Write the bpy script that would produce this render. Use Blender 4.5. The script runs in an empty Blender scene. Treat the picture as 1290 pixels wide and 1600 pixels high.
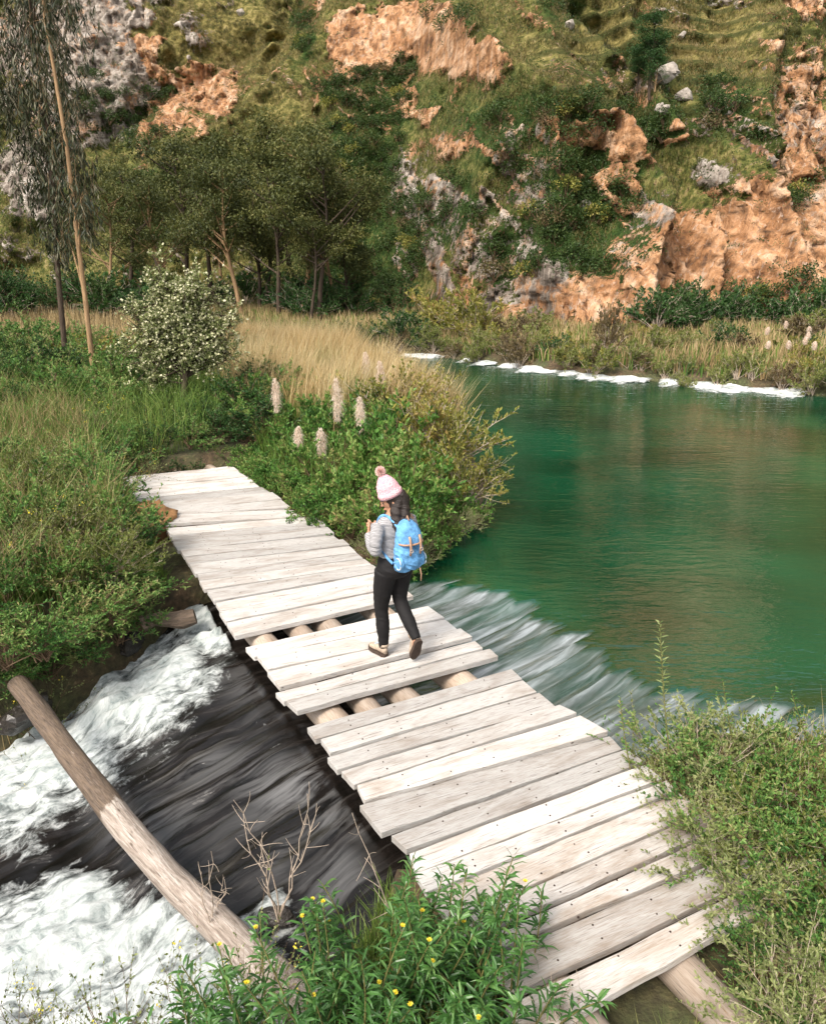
import bpy, math, random
import numpy as np
from math import radians as R_
S = bpy.context.scene
COL = S.collection
rng = np.random.default_rng(7)
# ---------------------------------------------------------------- camera
F, HZ, CH = 1150.0, 400.0, 3.42
TILT = math.atan((800 - HZ) / F)
CT, ST = math.cos(TILT), math.sin(TILT)
cam = bpy.data.cameras.new('camera'); camo = bpy.data.objects.new('camera', cam); COL.objects.link(camo)
camo.location = (0, 0, CH); camo.rotation_euler = (math.pi/2 - TILT, 0, 0)
cam.sensor_fit = 'VERTICAL'; cam.sensor_height = 24; cam.lens = 24 * F / 1600; cam.clip_end = 2000; cam.clip_start = .05
S.camera = camo
def ray(px, py):
    x = (px - 645) / F; y = -(py - 800) / F
    return np.array([x, CT + y*ST, -ST + y*CT])
def at(px, py, z=0.0):
    d = ray(px, py); return np.array([0, 0, CH]) + d * ((z - CH) / d[2])
def aty(px, py, Y):
    d = ray(px, py); return np.array([0, 0, CH]) + d * (Y / d[1])
def proj(P):
    P = np.asarray(P, float); v = P - np.array([0, 0, CH])
    dep = v[..., 1]*CT - v[..., 2]*ST
    up = v[..., 1]*ST + v[..., 2]*CT
    dep = np.maximum(dep, .05)
    return 645 + F*v[..., 0]/dep, 800 - F*up/dep
# ---------------------------------------------------------------- noise
def vnoise(P, seed=0):
    P = np.asarray(P, float); I = np.floor(P).astype(np.int64); f = P - I; f = f*f*(3-2*f)
    def h(i, j, k):
        n = (i*374761393 + j*668265263 + k*2147483647*3 + seed*974711) & 0xffffffff
        n = ((n ^ (n >> 13)) * 1274126177) & 0xffffffff
        n = ((n ^ (n >> 16)) * 2246822519) & 0xffffffff
        return ((n ^ (n >> 15)) & 0xffff) / 65535.0
    r = 0
    for a in (0, 1):
        for b in (0, 1):
            for c in (0, 1):
                w = (f[..., 0] if a else 1-f[..., 0])*(f[..., 1] if b else 1-f[..., 1])*(f[..., 2] if c else 1-f[..., 2])
                r = r + w*h(I[..., 0]+a, I[..., 1]+b, I[..., 2]+c)
    return r*2-1
def fbm(P, o=4, seed=0, g=.5):
    P = np.asarray(P, float); r = 0; a = 1
    for i in range(o):
        r = r + a*vnoise(P*(2.03**i)+i*17.3, seed+i); a *= g
    return r
def smooth(a, b, x):
    t = np.clip((x-a)/(b-a), 0, 1); return t*t*(3-2*t)
def blocks(x, z, sx, sz, seed):
    X, Z = x/sx, z/sz; I, J = np.floor(X).astype(np.int64), np.floor(Z).astype(np.int64)
    def h(i, j, k):
        n = (i*374761393+j*668265263+k*974711+seed*1013) & 0xffffffff; n = ((n ^ (n >> 13))*1274126177) & 0xffffffff; n = ((n ^ (n >> 16))*2246822519) & 0xffffffff
        return ((n ^ (n >> 15)) & 0xffff)/65535.
    d1 = np.full(X.shape, 9.); d2 = np.full(X.shape, 9.); off = np.zeros(X.shape); tone = np.zeros(X.shape)
    for a in (-1, 0, 1):
        for b in (-1, 0, 1):
            i, j = I+a, J+b; cx = i+.1+.8*h(i, j, 1); cz = j+.1+.8*h(i, j, 2); dx, dz = X-cx, Z-cz; d = np.hypot(dx, dz); n_ = d < d1
            d2 = np.where(n_, d1, np.minimum(d2, d)); tone = np.where(n_, h(i, j, 5), tone)
            off = np.where(n_, (h(i, j, 3)-.5)+(h(i, j, 4)-.5)*1.3*dx+(h(i, j, 6)-.65)*1.3*dz, off); d1 = np.where(n_, d, d1)
    return off, d2-d1, tone
# ---------------------------------------------------------------- mesh builder
class MB:
    def __init__(s): s.v = []; s.n = 0; s.f = []; s.t = []
    def add(s, V, faces, mat=0, tint=None):
        """faces: list of int arrays (m,k)"""
        V = np.asarray(V, np.float32).reshape(-1, 3)
        for fa in faces:
            fa = np.asarray(fa, np.int64)
            if len(fa): s.f.append((fa + s.n, mat))
        s.v.append(V); s.n += len(V)
        s.t.append(np.full(len(V), .5, np.float32) if tint is None else np.asarray(tint, np.float32))
    def mesh(s, name, mats, smooth_=False, attrs=None):
        me = bpy.data.meshes.new(name)
        V = np.concatenate(s.v) if s.v else np.zeros((0, 3), np.float32)
        me.vertices.add(len(V)); me.vertices.foreach_set('co', V.ravel())
        nl = sum(f.size for f, m in s.f); npg = sum(len(f) for f, m in s.f)
        me.loops.add(nl); me.polygons.add(npg)
        li = np.concatenate([f.ravel() for f, m in s.f]).astype(np.int32)
        tot = np.concatenate([np.full(len(f), f.shape[1]) for f, m in s.f])
        st = np.concatenate([[0], np.cumsum(tot)[:-1]]).astype(np.int32)
        mi = np.concatenate([np.full(len(f), m) for f, m in s.f]).astype(np.int32)
        me.loops.foreach_set('vertex_index', li)
        me.polygons.foreach_set('loop_start', st)
        me.polygons.foreach_set('material_index', mi)
        me.polygons.foreach_set('use_smooth', np.full(npg, smooth_, bool))
        a = me.attributes.new('tint', 'FLOAT', 'POINT'); a.data.foreach_set('value', np.concatenate(s.t))
        for k, arr in (attrs or {}).items():
            a = me.attributes.new(k, 'FLOAT', 'POINT'); a.data.foreach_set('value', np.asarray(arr, np.float32))
        me.update(calc_edges=True); me.validate()
        for m in (mats if isinstance(mats, (list, tuple)) else [mats]): me.materials.append(m)
        return me
    def build(s, name, mats, parent=None, smooth_=False, attrs=None):
        return link(name, s.mesh(name, mats, smooth_, attrs), parent)
def link(name, data, parent=None):
    o = bpy.data.objects.new(name, data); COL.objects.link(o)
    if parent is not None: o.parent = parent
    return o
def tag(o, label=None, cat=None, group=None, kind=None):
    if label: o['label'] = label
    if cat: o['category'] = cat
    if group: o['group'] = group
    if kind: o['kind'] = kind
    return o
def empty(name, loc, rz=0):
    o = link(name, None); o.location = [float(q) for q in loc]; o.rotation_euler = (0, 0, float(rz)); return o
def copy_tree(o, loc, rz=0, sc=1.0, label=None, group=None):
    c = o.copy(); COL.objects.link(c)
    c.location = [float(q) for q in loc]; c.rotation_euler = (0, 0, float(rz))
    c.scale = sc if isinstance(sc, (tuple, list)) else (sc, sc, sc)
    if label: c['label'] = label
    if group: c['group'] = group
    for ch in o.children:
        d = ch.copy(); COL.objects.link(d); d.parent = c
    return c
def grid_faces(nu, nv):
    i = np.arange(nu*nv).reshape(nu, nv)
    return np.stack([i[:-1, :-1], i[1:, :-1], i[1:, 1:], i[:-1, 1:]], -1).reshape(-1, 4)
def nrm(v): return v/np.maximum(np.linalg.norm(v, axis=-1, keepdims=True), 1e-9)
def tubes(mb, P, R, sides=4, mat=0, tint=None, cap=False):
    P = np.asarray(P, float); n, K, _ = P.shape; R = np.broadcast_to(np.asarray(R, float), (n, K))
    T = nrm(np.gradient(P, axis=1))
    mean = nrm(P[:, -1]-P[:, 0]); ref = np.where(np.abs(mean[:, 2:3]) > .7, np.array([[1., 0, 0]]), np.array([[0., 0, 1.]]))[:, None, :]
    A = nrm(np.cross(T, np.broadcast_to(ref, T.shape))); B = np.cross(T, A)
    an = np.arange(sides)*2*np.pi/sides
    V = P[:, :, None, :] + R[:, :, None, None]*(np.cos(an)[None, None, :, None]*A[:, :, None, :] + np.sin(an)[None, None, :, None]*B[:, :, None, :])
    i = np.arange(n*K*sides).reshape(n, K, sides); j = np.roll(i, -1, 2)
    Q = np.stack([i[:, :-1], j[:, :-1], j[:, 1:], i[:, 1:]], -1).reshape(-1, 4)
    fs = [Q]
    if cap: fs += [i[:, 0, ::-1].reshape(n, sides), i[:, -1].reshape(n, sides)]
    t = None if tint is None else np.repeat(np.asarray(tint), K*sides)
    mb.add(V, fs, mat, t)
def leaves(mb, P, D, L, W, rg, kind='d', fold=.25, droop=.0, mat=0, tint=None):
    n = len(P)
    if n == 0: return
    D = nrm(D); rnd = rg.normal(size=(n, 3)); rnd[:, 2] *= .6
    upv = nrm(rnd*.7 + np.array([0, 0, 1.]))
    Sd = nrm(np.cross(D, upv)); N = np.cross(Sd, D)
    L = np.broadcast_to(np.asarray(L, float), (n,))[:, None]; W = np.broadcast_to(np.asarray(W, float), (n,))[:, None]
    t = rg.random(n) if tint is None else np.asarray(tint)
    if kind == 'd':
        b = P; tip = P + D*L - np.array([0, 0, 1.])*L*droop
        m = P + D*L*.5
        V = np.stack([b, m+Sd*W*.5+N*W*fold, tip, m-Sd*W*.5+N*W*fold], 1)
        i = np.arange(n)[:, None]*4
        mb.add(V, [i+np.array([[0, 1, 2, 3]])], mat, np.repeat(t, 4))
    else:
        z = np.array([0, 0, 1.])
        b = P; m1 = P+D*L*.3 - z*L*droop*.12; m2 = P+D*L*.68 - z*L*droop*.45; tip = P+D*L - z*L*droop
        V = np.stack([b, m1+Sd*W*.5+N*W*fold*.6, m1-Sd*W*.5+N*W*fold*.6, m2+Sd*W*.42+N*W*fold*.5, m2-Sd*W*.42+N*W*fold*.5, tip, m1, m2], 1)
        i = np.arange(n)[:, None]*8
        mb.add(V, [i+np.array([[0, 6, 1]]), i+np.array([[0, 2, 6]]), i+np.array([[6, 7, 3, 1]]), i+np.array([[2, 4, 7, 6]]), i+np.array([[7, 5, 3]]), i+np.array([[4, 5, 7]])], mat, np.repeat(t, 8))
def blades(mb, P, H, W, rg, lean=.35, mat=0, tint=None, ld=None):
    n = len(P)
    if n == 0: return
    a = rg.random(n)*2*np.pi; Sd = np.stack([np.cos(a), np.sin(a), a*0], 1)
    a2 = rg.random(n)*2*np.pi; Ld = np.stack([np.cos(a2), np.sin(a2), a*0], 1)*(lean*rg.random(n))[:, None]
    if ld is not None: Ld = Ld + np.asarray(ld)
    H = np.broadcast_to(np.asarray(H, float), (n,))[:, None]; W = np.broadcast_to(np.asarray(W, float), (n,))[:, None]
    z = np.array([0, 0, 1.])
    m = P + z*H*.55 + Ld*H*.3; tip = P + z*H*.95 + Ld*H
    V = np.stack([P-Sd*W*.5, P+Sd*W*.5, m+Sd*W*.4, m-Sd*W*.4, tip], 1)
    i = np.arange(n)[:, None]*5
    t = rg.random(n) if tint is None else np.asarray(tint)
    mb.add(V, [i+np.array([[0, 1, 2, 3]]), i+np.array([[3, 2, 4]])], mat, np.repeat(t, 5))
def bez(a, b, c, K):
    t = np.linspace(0, 1, K)[None, :, None]
    return a[:, None]*(1-t)**2 + 2*b[:, None]*t*(1-t) + c[:, None]*t*t
# ---------------------------------------------------------------- materials
def mat(name):
    m = bpy.data.materials.new(name); m.use_nodes = True; nt = m.node_tree
    return m, nt, nt.nodes['Principled BSDF'], nt.nodes['Material Output']
class NG:
    def __init__(s, nt): s.nt = nt
    def n(s, t, **k):
        nd = s.nt.nodes.new(t)
        for a, b in k.items():
            if a in nd.bl_rna.properties: setattr(nd, a, b)
            else: nd.inputs[a.replace('_', ' ')].default_value = b
        return nd
    def l(s, a, b): s.nt.links.new(a, b)
    def attr(s, nm): return s.n('ShaderNodeAttribute', attribute_name=nm).outputs['Fac']
    def math(s, op, a, b=None, clamp=False):
        m = s.n('ShaderNodeMath', operation=op); m.use_clamp = clamp
        for i, q in enumerate((a, b)):
            if q is None: continue
            if isinstance(q, (int, float)): m.inputs[i].default_value = q
            else: s.l(q, m.inputs[i])
        return m.outputs[0]
    def mix(s, f, a, b):
        m = s.n('ShaderNodeMix', data_type='RGBA')
        for sock, q in ((m.inputs[0], f), (m.inputs[6], a), (m.inputs[7], b)):
            if isinstance(q, (int, float)): sock.default_value = q
            elif isinstance(q, tuple): sock.default_value = (*q, 1) if len(q) == 3 else q
            else: s.l(q, sock)
        return m.outputs[2]
    def ramp(s, f, pts, inter='LINEAR'):
        r = s.n('ShaderNodeValToRGB'); cr = r.color_ramp; cr.interpolation = inter
        while len(cr.elements) < len(pts): cr.elements.new(.5)
        for e, (p, c) in zip(cr.elements, pts):
            e.position = p; e.color = (*c, 1) if isinstance(c, tuple) else (c, c, c, 1)
        s.l(f, r.inputs[0]); return r.outputs[0]
    def noise(s, vec, scale, detail=4, rough=.55, dist=0, w='3D'):
        n = s.n('ShaderNodeTexNoise'); n.inputs['Scale'].default_value = scale; n.inputs['Detail'].default_value = detail
        n.inputs['Roughness'].default_value = rough; n.inputs['Distortion'].default_value = dist
        if vec is not None: s.l(vec, n.inputs['Vector'])
        return n.outputs['Fac']
    def voro(s, vec, scale, feat='F1', out='Distance'):
        n = s.n('ShaderNodeTexVoronoi', feature=feat); n.inputs['Scale'].default_value = scale
        s.l(vec, n.inputs['Vector']); return n.outputs[out]
    def mapping(s, vec, sc=(1, 1, 1), rot=(0, 0, 0), loc=None):
        m = s.n('ShaderNodeMapping'); m.inputs['Scale'].default_value = sc; m.inputs['Rotation'].default_value = rot
        s.l(vec, m.inputs['Vector'])
        if loc is not None: s.l(loc, m.inputs['Location'])
        return m.outputs[0]
    def bump(s, h, st, dist, b):
        n = s.n('ShaderNodeBump'); n.inputs['Strength'].default_value = st; n.inputs['Distance'].default_value = dist
        s.l(h, n.inputs['Height']); s.l(n.outputs[0], b.inputs['Normal']); return n
def leaf_mat(name, cols, rough=.5, trans=.3, spec=.3):
    m, nt, b, out = mat(name); g = NG(nt)
    t = g.attr('tint'); oi = g.n('ShaderNodeObjectInfo').outputs['Random']
    f = g.math('ADD', g.math('MULTIPLY', t, .8), g.math('MULTIPLY', oi, .2))
    k = len(cols)
    c = g.ramp(f, [(i/(k-1), cc) for i, cc in enumerate(cols)])
    g.l(c, b.inputs['Base Color']); b.inputs['Roughness'].default_value = rough
    b.inputs['Specular IOR Level'].default_value = spec
    if trans > 0:
        tr = g.n('ShaderNodeBsdfTranslucent'); g.l(c, tr.inputs[0]); mx = g.n('ShaderNodeMixShader'); mx.inputs[0].default_value = trans
        g.l(b.outputs[0], mx.inputs[1]); g.l(tr.outputs[0], mx.inputs[2]); g.l(mx.outputs[0], out.inputs[0])
    return m
def plain(name, col, rough=.7, var=.25, scale=30, bump=.2, spec=.3, stretch=(1, 1, 1)):
    m, nt, b, out = mat(name); g = NG(nt)
    oc = g.mapping(g.n('ShaderNodeTexCoord').outputs['Object'], stretch)
    n = g.noise(oc, scale, 5, .6)
    lo = tuple(c*(1-var) for c in col); hi = tuple(min(1, c*(1+var)) for c in col)
    g.l(g.ramp(n, [(.3, lo), (.7, hi)]), b.inputs['Base Color'])
    b.inputs['Roughness'].default_value = rough; b.inputs['Specular IOR Level'].default_value = spec
    if bump: g.bump(n, bump, .02, b)
    return m
M = {}
M['bright'] = leaf_mat('bright_leaf', [(.025, .065, .016), (.06, .155, .028), (.115, .25, .045), (.25, .33, .09), (.34, .26, .11)])
M['bank'] = leaf_mat('bank_leaf', [(.025, .06, .018), (.06, .16, .035), (.13, .26, .055), (.25, .33, .10), (.36, .28, .13)])
M['dark'] = leaf_mat('dark_leaf', [(.015, .035, .012), (.03, .08, .02), (.055, .12, .03), (.10, .15, .05)])
M['olive'] = leaf_mat('olive_leaf', [(.06, .075, .016), (.14, .155, .03), (.24, .24, .05), (.36, .32, .08), (.36, .22, .09)])
M['lime'] = leaf_mat('lime_leaf', [(.07, .09, .02), (.15, .18, .04), (.22, .25, .07), (.33, .31, .13)])
M['euc'] = leaf_mat('eucalyptus_leaf', [(.012, .018, .008), (.025, .036, .014), (.045, .055, .022), (.10, .095, .05), (.36, .31, .24)], rough=.5, spec=.3, trans=.15)
M['eucfar'] = leaf_mat('grove_leaf', [(.025, .035, .010), (.065, .08, .022), (.125, .135, .036), (.21, .19, .06)])
M['white'] = leaf_mat('blossom', [(.45, .47, .25), (.62, .60, .38), (.75, .70, .52)], trans=.2)
M['sage'] = leaf_mat('sage_leaf', [(.06, .085, .03), (.15, .19, .06), (.26, .30, .11), (.38, .39, .19)])
M['willow'] = leaf_mat('willow_leaf', [(.016, .05, .014), (.04, .115, .025), (.08, .2, .045), (.17, .29, .085)], rough=.35, spec=.5)
M['dry'] = leaf_mat('dry_grass', [(.18, .13, .06), (.34, .25, .12), (.5, .38, .2), (.45, .3, .14)])
M['gold'] = leaf_mat('golden_reed', [(.28, .17, .06), (.45, .31, .13), (.58, .44, .23), (.63, .52, .31), (.32, .31, .12)])
M['grass'] = leaf_mat('green_grass', [(.05, .10, .022), (.11, .20, .035), (.19, .27, .055), (.32, .29, .11)])
M['hgrass'] = leaf_mat('hill_grass', [(.033, .034, .010), (.082, .074, .023), (.175, .14, .047), (.32, .24, .11)])
M['plume'] = leaf_mat('pampas_plume', [(.70, .55, .44), (.86, .73, .62), (.93, .86, .78)], rough=.9, trans=.5)
M['yellow'] = leaf_mat('yellow_petal', [(.78, .62, .04), (.86, .74, .10)])
M['bushfar'] = leaf_mat('hill_bush_leaf', [(.016, .032, .010), (.035, .068, .017), (.065, .11, .026), (.12, .145, .045)])
M['bushdry'] = leaf_mat('brown_bush_leaf', [(.06, .045, .02), (.12, .09, .04), (.19, .15, .07), (.2, .13, .07)])
M['stem'] = plain('brown_stem', (.13, .085, .05), .8, .4, 40)
M['greenstem'] = plain('green_stem', (.16, .15, .05), .7, .4, 40)
M['twig'] = plain('pale_twig', (.42, .34, .27), .8, .3, 60)
M['bark'] = plain('dark_bark', (.07, .05, .035), .9, .5, 12, .6, stretch=(3, 3, .5))
M['palebark'] = plain('tan_bark', (.30, .19, .10), .8, .45, 8, .4, stretch=(3, 3, .4))
M['rockdirt'] = plain('root_soil', (.30, .16, .07), .9, .6, 6, 1.0)

def wood_mat(name, light, tan, dark, bias=0.0, muddy=False):
    m, nt, b, out = mat(name); g = NG(nt)
    oc = g.n('ShaderNodeTexCoord').outputs['Object']
    oi = g.n('ShaderNodeObjectInfo').outputs['Random']
    cb = g.n('ShaderNodeCombineXYZ'); g.l(g.math('MULTIPLY', oi, 47.), cb.inputs[0]); g.l(g.math('MULTIPLY', oi, 91.), cb.inputs[1])
    v = g.mapping(oc, (1, 1, 1), loc=cb.outputs[0])
    gr = g.noise(g.mapping(v, (1.6, 26, 26)), 3.0, 6, .65, .4)
    fine = g.noise(g.mapping(v, (4, 90, 90)), 3.0, 3, .6)
    bl = g.noise(g.mapping(v, (.9, 3.2, 3.2)), 1.7, 4, .6, .8)
    stain = g.math('MULTIPLY', g.ramp(g.math('ADD', bl, bias), [(.46, 0.), (.70, 1.)]), g.ramp(gr, [(.3, .35), (.65, 1.)]))
    c = g.mix(stain, light, tan)
    c = g.mix(g.ramp(fine, [(.32, .7), (.52, 0.)]), c, tan)
    crk = g.noise(g.mapping(v, (.9, 42, 42)), 3.0, 3, .55, .3)
    c = g.mix(g.ramp(crk, [(.30, .8), (.37, 0.)]), c, dark); c = g.mix(g.ramp(gr, [(.27, .7), (.40, 0.)]), c, dark)
    if muddy:
        sx = g.n('ShaderNodeSeparateXYZ'); g.l(oc, sx.inputs[0])
        md = g.math('MULTIPLY', g.ramp(g.math('ADD', sx.outputs[0], g.math('MULTIPLY', g.math('SUBTRACT', bl, .5), 1.6)), [(.35, 0.), (.95, .85)]), g.ramp(gr, [(.3, 1.), (.7, .55)])); c = g.mix(md, c, (.17, .115, .08))
    spots = g.voro(g.mapping(v, (4, 7, 7)), 1.0)
    c = g.mix(g.ramp(spots, [(.035, .9), (.07, 0.)]), c, dark)
    tone = g.math('ADD', .68, g.math('MULTIPLY', oi, .42))
    mm = g.n('ShaderNodeMix', data_type='RGBA', blend_type='MULTIPLY'); mm.inputs[0].default_value = 1
    g.l(c, mm.inputs[6]); cc = g.n('ShaderNodeCombineColor')
    for i in range(3): g.l(tone, cc.inputs[i])
    g.l(cc.outputs[0], mm.inputs[7])
    g.l(mm.outputs[2], b.inputs['Base Color']); b.inputs['Roughness'].default_value = .8; b.inputs['Specular IOR Level'].default_value = .2
    h = g.math('ADD', gr, g.math('MULTIPLY', fine, .5)); g.bump(h, .5, .012, b)
    return m
M['plank'] = wood_mat('weathered_plank', (.60, .58, .555), (.33, .27, .22), (.07, .05, .038))
M['plank_worn'] = wood_mat('worn_plank', (.56, .53, .50), (.32, .25, .19), (.07, .05, .038), .04, True)
M['nail'] = plain('rusty_nail', (.05, .032, .025), .7, .4, 60, 0)
M['beam'] = wood_mat('beam_wood', (.48, .40, .33), (.27, .19, .13), (.07, .05, .035), .05)

# ---------------------------------------------------------------- bridge geometry (metres)
def w2(p, z=0.): return at(p[0], p[1], z)
c1 = lambda x, y: (170+.2558*x, 700+.2558*y)
c2 = lambda x, y: (360+.3566*x, 880+.3566*y)
c3 = lambda x, y: (470+.4109*x, 1020+.4109*y)
c4 = lambda x, y: (660+.3721*x, 1150+.3721*y)
def lineX(p, d, q, e):   # intersection of 2-D lines
    A = np.array([[d[0], -e[0]], [d[1], -e[1]]]); t = np.linalg.solve(A, (q-p)[:2]); r = p + d*t[0]; return r
planks = []   # (far-left, far-right, near-left, near-right) world xy, z
def run(Ls, Rs, z=0., gap=.018):
    for i in range(len(Ls)-1):
        a, b, c, d = Ls[i], Rs[i], Ls[i+1], Rs[i+1]
        planks.append((a, b, c, d, z, gap))
def interp(p, q, n, jit):
    t = np.linspace(0, 1, n+1); t[1:-1] += rng.uniform(-jit, jit, n-1)/n
    return [p+(q-p)*k for k in t]
# section 1
n1 = 8
st = rng.bit_generator.state
Ls = interp(w2((182, 747)), w2((249, 819)), n1, .25); Rs = interp(w2((361, 727)), w2((473, 804)), n1, .25)
run(Ls, Rs, 0.0)
Ls = interp(w2((257, 824)), w2((372, 991)), 12, .2); Rs = interp(w2((489, 806)), w2((648, 931)), 12, .2)
run(Ls, Rs, -.01)
run([w2(c2(*q)) for q in ((65, 365), (105, 407), (160, 470), (213, 547))], [w2(c2(*q)) for q in ((862, 186), (938, 238), (1000, 285), (1058, 328))], 0, .014)
run([w2(c2(*q)) for q in ((203, 565), (246, 605), (300, 655))], [w2(c2(*q)) for q in ((1070, 342), (1117, 372), (1163, 412))], 0.006, .01)
L4 = [w2(c3(*q)) for q in ((25, 282), (62, 330), (108, 388), (150, 440), (203, 500), (230, 575), (325, 692), (400, 753))]
R4 = [w2(c3(*q)) for q in ((795, 58), (840, 98), (902, 148), (970, 203), (1042, 240), (1160, 308), (1220, 365), (1232, 448))]
dl = nrm((L4[6]-L4[1])[None])[0]; dr = nrm((R4[6]-R4[0])[None])[0]
for a, b in ((c4(30, 555), c4(690, 305)), (c4(120, 628), c4(925, 290)), (c4(430, 640), c4(985, 395)), (c4(470, 745), c4(970, 520)), (c4(500, 830), c4(1060, 590)), (c4(430, 1075), c4(1160, 720)), (c4(690, 1165), c4(1290, 820))):
    A, B = w2(a), w2(b); d = B-A
    L4.append(lineX(A, d, L4[6], dl) + dl*0); R4.append(lineX(A, d, R4[6], dr))
R4[7] = lineX(L4[7], R4[7]-L4[7], R4[6], dr)
run(L4, R4, 0.0, .016)
ADIR = nrm((w2((182, 747))-w2((604, 1305)))[None])[0]       # along the bridge, away from the camera
BMID = (w2((480, 1137))+w2((800, 1046)))/2
SDIR = np.array([-ADIR[1], ADIR[0], 0.]);                  # across, downstream (left)
if SDIR[0] > 0: SDIR = -SDIR
def AS(P):
    v = np.asarray(P, float)[..., :3] - BMID; return v@ADIR, v@SDIR
bridge = empty('footbridge', BMID*np.array([1, 1, 0]))
tag(bridge, 'weathered whitish plank footbridge on log beams crossing the rushing stream', 'footbridge')
bo = np.array(bridge.location)
TH = .05
for pi, (a, b, c, d, z, gap) in enumerate(planks):
    a, b, c, d = [np.array(q) for q in (a, b, c, d)]
    wl, wr = np.linalg.norm(c-a), np.linalg.norm(d-b)
    ul, ur = (c-a)/wl, (d-b)/wr
    g1 = (gap+.008)*(.55+rng.random()*.6)
    a = a+ul*g1*.5; c = c-ul*g1*.5; b = b+ur*g1*.5; d = d-ur*g1*.5
    ex = nrm((b-a)[None])[0]; j1, j2 = rng.normal(0, .014, 2); a = a+ex*j1; c = c+ex*(j1+rng.normal(0, .006)); b = b+ex*j2; d = d+ex*(j2+rng.normal(0, .006))
    O = (a+b+c+d)/4; ang = math.atan2(ex[1], ex[0]); Rm = np.array([[math.cos(ang), math.sin(ang)], [-math.sin(ang), math.cos(ang)]])
    NU, NV = 26, 4
    u = np.linspace(0, 1, NU); v = np.linspace(0, 1, NV)
    ph = rng.random()*50
    far = a+(b-a)*u[:, None]; near = c+(d-c)*u[:, None]
    wob = lambda k: fbm(np.stack([u*4+ph, u*0+k, u*0], 1), 3, 5)*.009
    ey = nrm((c-a)[None])[0]
    far = far + ey*np.abs(wob(1))[:, None]; near = near - ey*np.abs(wob(7))[:, None]
    top = far[:, None]*(1-v[None, :, None]) + near[:, None]*v[None, :, None]
    tilt = rng.normal(0, .007); warp = rng.normal(0, .008)
    zz = z + rng.normal(0, .004) + tilt*(v[None]-.5) + warp*(u[:, None]-.5)*2 + .004*fbm(np.stack(np.broadcast_arrays(u[:, None]*5+ph, v[None]*3, 0.), -1), 2, 9)
    L2 = np.stack([(top[..., 0]-O[0])*Rm[0, 0]+(top[..., 1]-O[1])*Rm[0, 1], (top[..., 0]-O[0])*Rm[1, 0]+(top[..., 1]-O[1])*Rm[1, 1], zz], -1)
    bot = L2.copy(); bot[..., 2] -= TH
    mb = MB(); n = NU*NV; gf = grid_faces(NU, NV)
    idx = np.arange(n).reshape(NU, NV); loop = np.concatenate([idx[:, 0], idx[-1, 1:], idx[::-1, -1][1:], idx[0, ::-1][1:-1]])
    l2 = np.roll(loop, -1)
    mb.add(np.concatenate([L2.reshape(-1, 3), bot.reshape(-1, 3)]), [gf, gf[:, ::-1]+n, np.stack([l2, loop, loop+n, l2+n], 1)])
    Lp = np.linalg.norm((b+d)/2-(a+c)/2)
    for nx in (-.62, -.04, .32, .63):
        for vy in (.25, .74):
            if abs(nx) > Lp/2-.08 or rng.random() < .2: continue
            wv0 = (wl+wr)/2; nc = np.array([-nx+rng.normal(0, .015), (.5-vy)*wv0*.9+rng.normal(0, .01), z+.0045]); an_ = np.arange(6)*np.pi/3
            k0 = np.argmin(np.abs(L2.reshape(-1, 3)[:, :2]-nc[:2]).sum(1)); nc[2] = L2.reshape(-1, 3)[k0, 2]+.003
            r_ = .0075; top_ = nc+np.stack([np.cos(an_)*r_, np.sin(an_)*r_, 0*an_], 1); mb.add(np.concatenate([top_, top_-np.array([0, 0, .008])]), [np.arange(6)[None], np.array([[i, (i+1) % 6, (i+1) % 6+6, i+6] for i in range(6)])[:, ::-1]], 1)
    o = mb.build('plank', [M['plank_worn'] if pi > 33 else M['plank'], M['nail']], bridge)
    if o.data.polygons[0].normal.z < 0: o.data.flip_normals()
    o.location = (O[0]-bo[0], O[1]-bo[1], 0); o.rotation_euler = (0, 0, ang)
    bv = o.modifiers.new('bevel', 'BEVEL'); bv.width = .006; bv.segments = 2; bv.limit_method = 'ANGLE'; bv.angle_limit = R_(50)
# log beams under the planks
amid = [AS(p)[0] for p in (L4[-1], w2((182, 747)))]
def axp(a, s, z): q = BMID + ADIR*a + SDIR*s; return np.array([q[0], q[1], z])
for s_, r_, a0, a1 in ((.63, .125, amid[0]-.35, amid[1]+.3), (.32, .10, amid[0]+.3, amid[1]+.3), (-.04, .115, amid[0]-.75, amid[1]+.3), (-.62, .135, amid[0]-1.0, amid[1]+.3)):
    K = 40; aa = np.linspace(a0, a1, K); P = np.stack([axp(q, s_+.03*math.sin(q*1.3+s_*9), -.066-r_) for q in aa])-bo
    mb = MB(); rr = r_*(1+.06*fbm(np.stack([aa*1.2, aa*0+s_*9, aa*0], 1), 3)); tubes(mb, P[None], rr[None], 12, cap=True)
    # store the beam with its own X axis along the log so the grain runs lengthwise
    o = mb.build('log_beam', M['beam'], bridge, True)
    an = math.atan2(ADIR[1], ADIR[0]); V = np.array([q.co[:] for q in o.data.vertices]); c, s = math.cos(an), math.sin(an)
    V = np.stack([V[:, 0]*c+V[:, 1]*s, -V[:, 0]*s+V[:, 1]*c, V[:, 2]], 1); o.data.vertices.foreach_set('co', V.astype(np.float32).ravel()); o.rotation_euler = (0, 0, an)

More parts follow.
